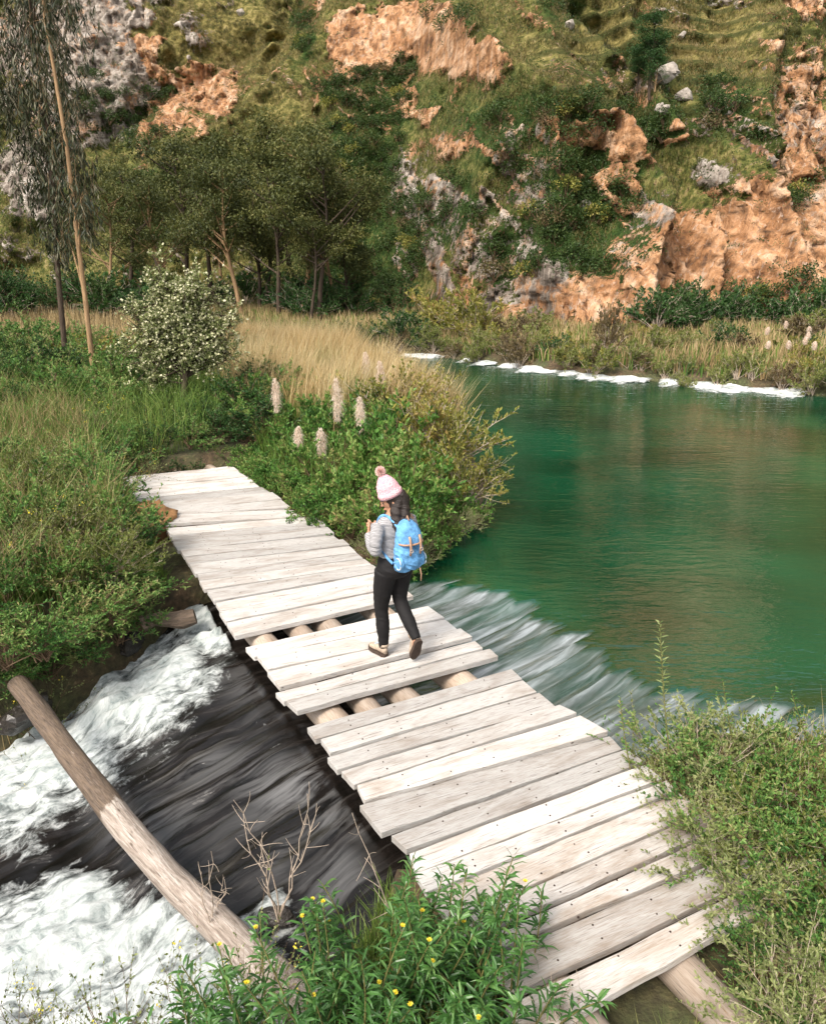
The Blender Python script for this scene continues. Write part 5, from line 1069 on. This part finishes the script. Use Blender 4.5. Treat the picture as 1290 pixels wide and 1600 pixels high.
M['tan'] = plain('tan_leather', (.42, .25, .16), .6, .3, 40, .3)
M['denim'] = plain('blue_canvas', (.13, .33, .60), .9, .45, 16, .9)
M['denim_pale'] = plain('pale_trim', (.50, .60, .68), .85, .2, 40, .3)
M['iris'] = plain('dark_eye', (.02, .012, .01), .2, .1, 10, 0, .5)
m, nt, b, out = mat('grey_knit'); g = NG(nt); oc = g.n('ShaderNodeTexCoord').outputs['Object']
wv = g.n('ShaderNodeTexWave', wave_type='BANDS', bands_direction='Z'); wv.inputs['Scale'].default_value = 26; wv.inputs['Distortion'].default_value = 1.2; wv.inputs['Detail'].default_value = 2; g.l(oc, wv.inputs['Vector'])
g.l(g.ramp(wv.outputs['Fac'], [(.3, (.24, .235, .24)), (.6, (.38, .37, .38))]), b.inputs['Base Color']); b.inputs['Roughness'].default_value = .9; g.bump(wv.outputs['Fac'], .3, .006, b); M['sweater'] = m
m, nt, b, out = mat('pink_knit'); g = NG(nt); oc = g.n('ShaderNodeTexCoord').outputs['Object']; vn = g.voro(g.mapping(oc, (1, 1, 1.6)), 75); n_ = g.noise(oc, 14, 3)
g.l(g.mix(g.ramp(vn, [(.2, .0), (.7, .8)]), g.ramp(n_, [(.35, (.80, .44, .48)), (.6, (.88, .62, .62))]), (.66, .30, .36)), b.inputs['Base Color']); b.inputs['Roughness'].default_value = .95; g.bump(vn, .6, .01, b); M['pink'] = m
HEAD_C = np.array([-.005, .015, 1.485]); HR = rot(R_(62), R_(-22)); hp = lambda *q: HEAD_C+HR@np.array(q)
def torso(mb, lo, hi, e=0.):
    T = np.array([[.79, 0, -.005, .09, .085], [.83, 0, -.018, .15, .115], [.88, 0, -.022, .163, .122], [.94, 0, -.01, .150, .105], [1.0, 0, 0, .122, .086], [1.06, 0, .002, .117, .084], [1.14, 0, .004, .128, .094], [1.21, 0, .004, .142, .102], [1.27, 0, -.004, .152, .094], [1.315, 0, -.01, .138, .076], [1.35, 0, -.012, .085, .058], [1.385, 0, -.008, .05, .05], [1.43, 0, .004, .046, .048]])
    z = np.linspace(lo, hi, 24); I = lambda k: np.interp(z, T[:, 0], T[:, k]); loft(mb, np.stack([I(1), I(2), z], 1), I(3)+e, I(4)+e)
LEGS = [([(-.085, -.01, .86), (-.088, .04, .66), (-.082, .085, .47), (-.082, .055, .28), (-.082, .05, .085)], ), ([(.085, -.01, .86), (.082, .03, .68), (.072, .02, .52), (.07, -.12, .385), (.066, -.255, .255)], )]
LR = [.092, .080, .056, .054, .034]
ARMS = [([(-.155, -.01, 1.295), (-.205, -.045, 1.18), (-.212, -.055, 1.06), (-.185, .06, 1.10), (-.135, .185, 1.15)], ), ([(.155, -.01, 1.295), (.2, .0, 1.18), (.2, .02, 1.06), (.13, .12, 1.10), (.02, .205, 1.155)], )]
AR = [.053, .046, .040, .035, .025]
f0 = at(598, 1021, .02); rz = R_(35)
lf = np.array([-.085, .06]); ro = np.array([f0[0]-(lf[0]*math.cos(rz)-lf[1]*math.sin(rz)), f0[1]-(lf[0]*math.sin(rz)+lf[1]*math.cos(rz)), .006])
person = empty('person', ro, rz); tag(person, 'woman in pink bobble hat and black leggings walking across the plank bridge', 'person')
PS = 1.0; person.scale = (PS,)*3
b_ = MB(); torso(b_, .80, 1.43)
for (p,) in LEGS: limb(b_, p, LR)
for (p,) in ARMS: limb(b_, p, AR)
limb(b_, [(0, -.008, 1.36), HEAD_C+np.array([0, -.01, -.05])], [.045, .045], 6)
ball(b_, HEAD_C, (.071, .088, .10), HR); ball(b_, hp(0, .022, -.062), (.05, .058, .052), HR); ball(b_, hp(0, .062, -.095), (.02, .018, .015), HR)
ball(b_, hp(0, .093, -.024), (.011, .016, .013), HR); ball(b_, hp(0, .089, -.005), (.009, .011, .02), HR); ball(b_, hp(0, .082, -.062), (.022, .010, .009), HR)
for sx in (-1, 1): ball(b_, hp(sx*.072, -.005, -.02), (.010, .018, .028), HR)
# hands: palm, four fingers, thumb
for sgn, wr, dirv, upv_ in ((-1, np.array([-.135, .185, 1.15]), np.array([.55, .45, .35]), np.array([-.2, -.2, .9])), (1, np.array([.02, .205, 1.155]), np.array([-.75, .25, .2]), np.array([0, -.1, 1.]))):
    dv = dirv/np.linalg.norm(dirv); nv_ = np.cross(dv, upv_); nv_ /= np.linalg.norm(nv_); uv = np.cross(nv_, dv); Rm = np.stack([dv, uv, nv_], 1)
    ball(b_, wr+dv*.045, (.050, .040, .017), Rm)
    for k, (o_, ln) in enumerate(((.033, .066), (.0115, .076), (-.0105, .070), (-.032, .055))):
        q0 = wr+dv*.082+uv*o_; q1 = q0+dv*ln*.5+nv_*sgn*.012; q2 = q1+dv*ln*.25+nv_*sgn*ln*.45; limb(b_, [q0-dv*.02, q0, q1, q2], [.010, .0095, .009, .007], 10, 8)
    q0 = wr+dv*.03+uv*.035; limb(b_, [q0-uv*.012, q0, q0+dv*.03+uv*.022, q0+dv*.058+uv*.020+nv_*sgn*.012], [.012, .0115, .010, .008], 9, 8)
for (p, c_) in ((LEGS[0][0], (-.083, .13, .045)), (LEGS[1][0], (.067, -.225, .16))): limb(b_, [p[-1], c_], [.034, .028], 5)
fuse('body', b_, M['skin'], person, .0065, 3)
for sx in (-1, 1):
    e_ = MB(); ball(e_, hp(sx*.031, .079, .0), (.012, .007, .007), HR); e_.build('eye', M['iris'], person, True)
    e_ = MB(); limb(e_, [hp(sx*.014, .088, .020), hp(sx*.033, .085, .026), hp(sx*.05, .072, .02)], [.003, .0035, .0025], 6, 6); e_.build('eyebrow', M['hair'], person, True)
M['lip'] = plain('lips', (.38, .13, .11), .45, .1, 20, 0)
e_ = MB(); ball(e_, hp(0, .0905, -.062), (.019, .006, .006), HR); e_.build('mouth', M['lip'], person, True)
l_ = MB(); torso(l_, .79, 1.0, .007)
for (p,) in LEGS: limb(l_, p, [r+.007 for r in LR], 18)
fuse('leggings', l_, M['legging'], person, .008, 4, .0025)
s_ = MB(); torso(s_, .985, 1.345, .010)
for (p,) in ARMS: limb(s_, p[:-1]+[tuple(np.array(p[-2])*.12+np.array(p[-1])*.88)], [r+.010 for r in AR], 18)
fuse('sweater', s_, M['sweater'], person, .008, 4, .005)
h_ = MB(); ball(h_, hp(0, -.016, .0), (.081, .085, .098), HR); limb(h_, [hp(0, -.07, .02), hp(0, -.085, -.06), (.03, -.095, 1.34), (.045, -.13, 1.25), (.05, -.135, 1.14)], [.06, .062, .06, .05, .02], 16)
limb(h_, [hp(-.05, -.03, -.02), hp(-.055, -.03, -.09), (-.02, .085, 1.33), (-.04, .115, 1.22), (-.05, .125, 1.12)], [.035, .036, .036, .032, .012], 14)
limb(h_, [hp(.05, -.04, -.02), hp(.06, -.05, -.09), (.09, .02, 1.33), (.1, .0, 1.24)], [.035, .04, .04, .015], 14)
limb(h_, [hp(0, -.07, 0), (-.03, -.08, 1.38), (-.03, -.11, 1.28), (.0, -.13, 1.18)], [.05, .05, .045, .015], 12)
fuse('hair', h_, M['hair'], person, .008, 3, .006)
hat = MB(); an = np.arange(28)*2*np.pi/28; prof = [(.0, .80, .82), (.0, .93, .94), (.022, .98, .985), (.044, .95, .955), (.047, .9, .9), (.08, .88, .88), (.12, .76, .76), (.155, .57, .57), (.185, .36, .36), (.202, .2, .2), (.21, .02, .02)]
V = np.array([[hp(math.cos(a)*.098*rx*(1+.02*math.sin(a*14)), -.008+math.sin(a)*.11*ry, .028+z) for a in an] for z, rx, ry in prof]); i = np.arange(len(prof)*28).reshape(-1, 28); j = np.roll(i, -1, 1)
hat.add(V, [np.stack([i[:-1], j[:-1], j[1:], i[1:]], -1).reshape(-1, 4), i[-1:]])
ho_ = hat.build('hat', M['pink'], person, True)
pm = MB(); rg = np.random.default_rng(5); d = nrm(rg.normal(size=(900, 3))); leaves(pm, hp(0, -.008, .258)+d*.012, d, .036*rg.uniform(.75, 1.1, 900), .008, rg, 'd'); M['pom'] = leaf_mat('pink_pompom', [(.82, .55, .52), (.92, .72, .66)], .9, .2); pm.build('pompom', M['pom'], ho_)
def shoe(T, Rm):
    u = MB(); y = np.linspace(-.045, .195, 16); wd = np.interp(y, [-.045, -.02, .03, .11, .16, .195], [.018, .034, .033, .044, .038, .012]); hh = np.interp(y, [-.045, 0, .05, .1, .16, .195], [.085, .098, .085, .06, .045, .024])
    an_ = np.arange(12)*2*np.pi/12; V = np.stack([np.stack([np.cos(an_)*w_, 0*an_+yy, .02+h_*.5+np.sin(an_)*h_*.5], 1) for yy, w_, h_ in zip(y, wd, hh)]); i = np.arange(16*12).reshape(16, 12); j = np.roll(i, -1, 1)
    tr_ = lambda V: V.reshape(-1, 3)@Rm.T+T
    u.add(tr_(V), [np.stack([i[:-1], i[1:], j[1:], j[:-1]], -1).reshape(-1, 4), i[:1], i[-1:, ::-1]]); c = np.array([[0, -.01, .10], [0, -.012, .125]]); tubes(u, tr_(c)[None], np.array([[.043, .042]]), 14, cap=True)
    s = u.build('shoe', M['shoe'], person, True)
    k = MB(); o2 = np.concatenate([np.stack([wd*1.12+.002, y*1.03], 1), np.stack([-wd*1.12-.002, y*1.03], 1)[::-1]]); n = len(o2); V = np.concatenate([np.column_stack([o2, np.zeros(n)]), np.column_stack([o2, np.full(n, .028)])]); a_ = np.arange(n); b2 = np.roll(a_, -1)
    k.add(tr_(V), [a_[None, ::-1], a_[None]+n, np.stack([a_, b2, b2+n, a_+n], 1)]); k.build('sole', M['sole'], s)
    lc = MB()
    for q in range(4): yy = .055+.022*q; P = np.array([[-.024, yy, .104-.55*(yy-.05)], [0, yy+.004, .112-.55*(yy-.05)], [.024, yy, .104-.55*(yy-.05)]]); tubes(lc, tr_(P)[None], .0035, 5)
    lc.build('laces', M['denim_pale'], s)
shoe(np.array([-.083, .055, .0]), rot(R_(6), 0))
shoe(np.array([.066, -.285, .215]), rot(R_(-4), R_(-68)))
# backpack (worn, but a thing of its own)
bpk = empty('backpack', ro, rz); bpk.scale = (.9, .93, 1); tag(bpk, 'light blue canvas backpack with tan straps on the back of the woman', 'backpack')
k = MB(); z = np.array([.905, .92, .96, 1.02, 1.1, 1.18, 1.24, 1.285]); loft(k, np.stack([0*z+.02, np.array([-.2, -.205, -.215, -.22, -.215, -.205, -.195, -.185]), z], 1), [.09, .125, .148, .152, .145, .132, .115, .09], [.05, .075, .092, .096, .09, .082, .07, .055], sides=24); V = k.v[0]; k.v[0] = (V+np.array([1, 1, 0])*(.012*fbm(V*14, 3, 3))[:, None]).astype(np.float32)
fuse('bag', k, M['denim'], bpk, .007, 3, .007)
k = MB(); z = np.array([1.165, 1.20, 1.25, 1.30, 1.335, 1.35]); V_ = loft(k, np.stack([0*z+.02, np.array([-.245, -.235, -.215, -.195, -.18, -.175]), z], 1), [.118, .128, .125, .105, .065, .02], [.078, .082, .083, .07, .05, .02], sides=24); fuse('flap', k, M['denim'], bpk, .007, 3)
k = MB(); an = np.linspace(np.pi*1.0, np.pi*2.0, 24); P = np.stack([.02+.124*np.cos(an), -.245+.084*np.sin(an), 1.172+0*an], 1); tubes(k, P[None], .008, 8, cap=True); k.build('flap_trim', M['tan'], bpk, True)
for x in (-.035, .075):
    k = MB(); P = np.array([[x, -.312, 1.245], [x, -.328, 1.20], [x, -.335, 1.15], [x, -.325, 1.08]]); tubes(k, P[None], .011, 6, cap=True); st_ = k.build('strap', M['tan'], bpk, True)
    k = MB(); an = np.arange(9)*2*np.pi/8; tubes(k, np.stack([x+.017*np.cos(an), 0*an-.346, 1.125+.014*np.sin(an)], 1)[None], .004, 6); k.build('buckle', M['twig'], st_, True)
for sx in (-1, 1):
    k = MB(); ball(k, (.02+sx*.115, -.245, 1.0), (.036, .058, .064)); pk = k.build('pocket', M['denim'], bpk, True)
    k = MB(); an = np.arange(21)*2*np.pi/20; tubes(k, np.stack([.02+sx*.143+0*an, -.255+.045*np.cos(an), 1.0+.05*np.sin(an)], 1)[None], .006, 6); k.build('pocket_trim', M['denim_pale'], pk, True)
    k = MB(); P = np.array([[sx*.06, -.16, 1.29], [sx*.085, -.08, 1.355], [sx*.095, -.01, 1.365], [sx*.11, .06, 1.335], [sx*.12, .108, 1.25], [sx*.135, .07, 1.12], [sx*.135, -.05, 1.02], [sx*.11, -.15, .97]]); t = np.linspace(0, 7, 40); P = np.stack([np.interp(t, range(8), P[:, q]) for q in range(3)], 1)
    for _ in range(6): P[1:-1] = (P[:-2]+2*P[1:-1]+P[2:])/4
    tubes(k, P[None], .012, 8, cap=True); k.build('shoulder_strap', M['denim'], bpk, True)
k = MB(); P = np.array([[.02, -.18, 1.345], [.02, -.2, 1.385], [.02, -.225, 1.35]]); tubes(k, P[None], .007, 6, cap=True); k.build('grab_loop', M['tan'], bpk, True)
k = MB(); P = np.array([[.09, -.30, .94], [.1, -.31, .88], [.095, -.31, .82]]); tubes(k, P[None], .006, 6, cap=True); k.build('hanging_strap', M['tan'], bpk, True)
# ---------------------------------------------------------------- light
sun = bpy.data.lights.new('sun', 'SUN'); so = link('sun', sun); sun.energy = 2.5; sun.angle = R_(22); sun.color = (1, .90, .78)
SE, SA = 50, 215     # elevation; azimuth of the sun position measured clockwise from +Y
sd = np.array([math.sin(R_(SA))*math.cos(R_(SE)), math.cos(R_(SA))*math.cos(R_(SE)), math.sin(R_(SE))])
from mathutils import Vector
so.rotation_euler = Vector(sd).to_track_quat('Z', 'Y').to_euler()
w = bpy.data.worlds.new('World'); S.world = w; w.use_nodes = True; nt = w.node_tree; bg = nt.nodes['Background']
sky = nt.nodes.new('ShaderNodeTexSky'); sky.sky_type = 'NISHITA'; sky.sun_disc = False; sky.sun_elevation = R_(SE); sky.sun_rotation = R_(SA); sky.dust_density = 3; sky.air_density = 1.0
hs = nt.nodes.new('ShaderNodeHueSaturation'); hs.inputs['Saturation'].default_value = .25; hs.inputs['Value'].default_value = 1.0
nt.links.new(sky.outputs[0], hs.inputs['Color']); nt.links.new(hs.outputs[0], bg.inputs[0]); bg.inputs[1].default_value = .135
S.view_settings.view_transform = 'Standard'; S.view_settings.look = 'None'; S.view_settings.exposure = .95; S.view_settings.gamma = 1
S.cycles.max_bounces = 6; S.cycles.transparent_max_bounces = 6
for o in protos:
    if o.name not in used:
        for ch in list(o.children): bpy.data.objects.remove(ch)
        bpy.data.objects.remove(o)
